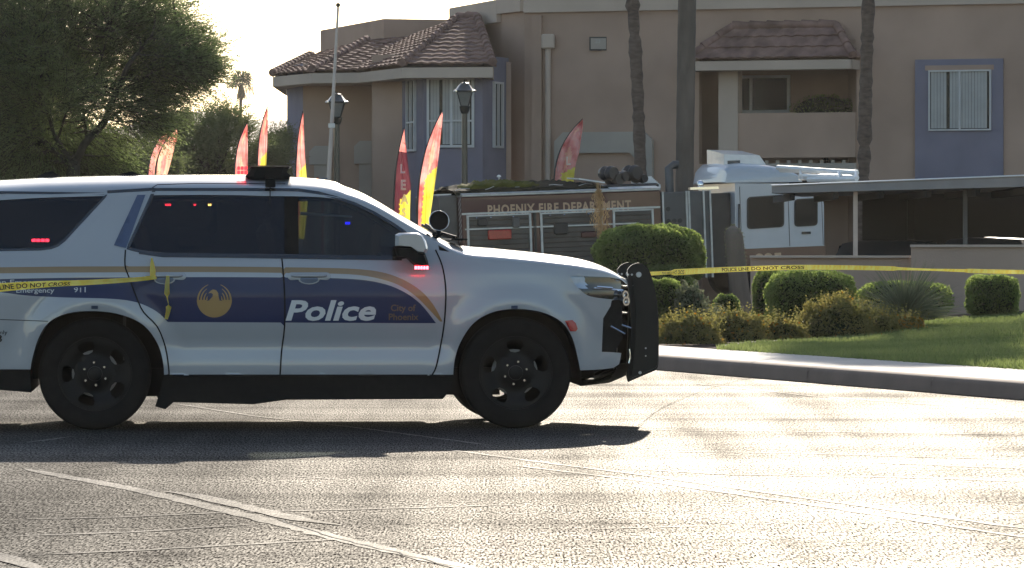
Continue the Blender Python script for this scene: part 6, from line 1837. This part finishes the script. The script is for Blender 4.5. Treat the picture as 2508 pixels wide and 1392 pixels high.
# ------------------------------------------------------------------ barrier tape
def tape(name, label, pts_, wfun, text_at=(), parent=None, sub=12):
    """pts_: world points; band hangs vertically with twist"""
    P3 = [Vector(p) for p in pts_]
    fine = []
    for i in range(len(P3) - 1):
        p0 = P3[max(i - 1, 0)]; p1 = P3[i]; p2 = P3[i + 1]; p3 = P3[min(i + 2, len(P3) - 1)]
        for k in range(sub):
            t_ = k / sub; fine.append(.5 * ((2 * p1) + (-p0 + p2) * t_ + (2 * p0 - 5 * p1 + 4 * p2 - p3) * t_ * t_ + (-p0 + 3 * p1 - 3 * p2 + p3) * t_ ** 3))
    fine.append(P3[-1]); n_ = len(fine); rows = []; frames = []
    for i, p in enumerate(fine):
        u_ = i / (n_ - 1); wd, tw = wfun(u_); t_ = (fine[min(i + 1, n_ - 1)] - fine[max(i - 1, 0)]).normalized()
        up_ = (Vector((0, 0, 1)) - t_ * t_.z).normalized(); sd = t_.cross(up_); d_ = up_ * math.cos(tw) + sd * math.sin(tw)
        rows.append([p + d_ * wd / 2, p + d_ * wd / 6 + sd * .004, p - d_ * wd / 6 - sd * .004, p - d_ * wd / 2]); frames.append((p, d_, t_, wd))
    root = empty(name, fine[0], 0, label, 'barrier tape', 'yellow police barrier tape')
    mb = MB(); mb.grid(rows); mb.v = [tuple(Vector(q) - fine[0]) for q in mb.v]; tb2 = mb.build('band', M['tape_yellow'], root, smooth=True)
    tot = sum((fine[i + 1] - fine[i]).length for i in range(n_ - 1))
    cum = [0]
    for i in range(n_ - 1): cum.append(cum[-1] + (fine[i + 1] - fine[i]).length)
    if text_at:
        mb = MB(); v_, f_ = text_mesh("POLICE LINE DO NOT CROSS", 1.0, .02, 1.0); wx_ = max(p[0] for p in v_)
        for s0, s1 in text_at:
            vs = []
            for p in v_:
                s_ = (s0 + (s1 - s0) * (1 - p[0] / wx_ if fine[-1].x < fine[0].x else p[0] / wx_)) * tot; i = max(0, min(n_ - 2, int(np.searchsorted(cum, s_)) - 1)); fr = (s_ - cum[i]) / max(1e-6, cum[i + 1] - cum[i])
                c_ = frames[i][0].lerp(frames[i + 1][0], fr); d_ = frames[i][1]; wd = frames[i][3]; nn = frames[i][2].cross(d_).normalized()
                if nn.y > 0: nn = -nn
                vs.append(c_ + d_ * (p[1] / .72 - .5) * wd * .62 + nn * .009 - fine[0])
            mb.add(vs, f_)
        mb.build('lettering', M['tape_black'], tb2)
    return root
def wr_(u): return (.056 * (0.55 if u < .12 else 1) * (1 if not .62 < u < .80 else .7), -.03 + (.9 * math.sin((u - .60) / .2 * math.pi) if .60 < u < .80 else 0) + .06 * math.sin(u * 17))
tape('barrier_tape', 'yellow barrier tape strung from the push bar across the shrubs to the right edge', [P(1590, 671, 31.6), P(1660, 667, 37), P(1800, 660, 43), P(1960, 655, 47), P(2140, 657, 50), P(2280, 661, 52), P(2420, 665, 54), P(2560, 668, 56)], wr_, ((.10, .24), (.40, .62)))
def wl_(u): return (.030 + .045 * u ** 2, .35 * math.sin(u * 9))
hx = smap(*cs(383, 679), .03); hw = cm @ Vector(hx)
tape('barrier_tape', 'yellow barrier tape running left from the rear door handle', [hw, P(330, 685, 29.5), P(220, 692, 29.2), P(120, 696, 28.9), P(20, 703, 28.6), P(-80, 711, 28.3)], wl_, ((.50, .98),))
# knotted tails at the handle
for k, (pts_, lab) in enumerate((([(374, 684), (374, 660), (372, 632)], 'short upright tail of yellow tape knotted above the rear door handle'), ([(411, 676), (409, 720), (413, 752), (407, 782)], 'longer yellow tape tail hanging below the rear door handle'))):
    ww = []
    for px, py in pts_:
        q = cs(px, py); ww.append(cm @ Vector(smap(*q, .045)))
    tape('tape_tail', lab, ww, lambda u: (.022 + .022 * math.sin(u * 3.1), 1.2 + 1.4 * u))
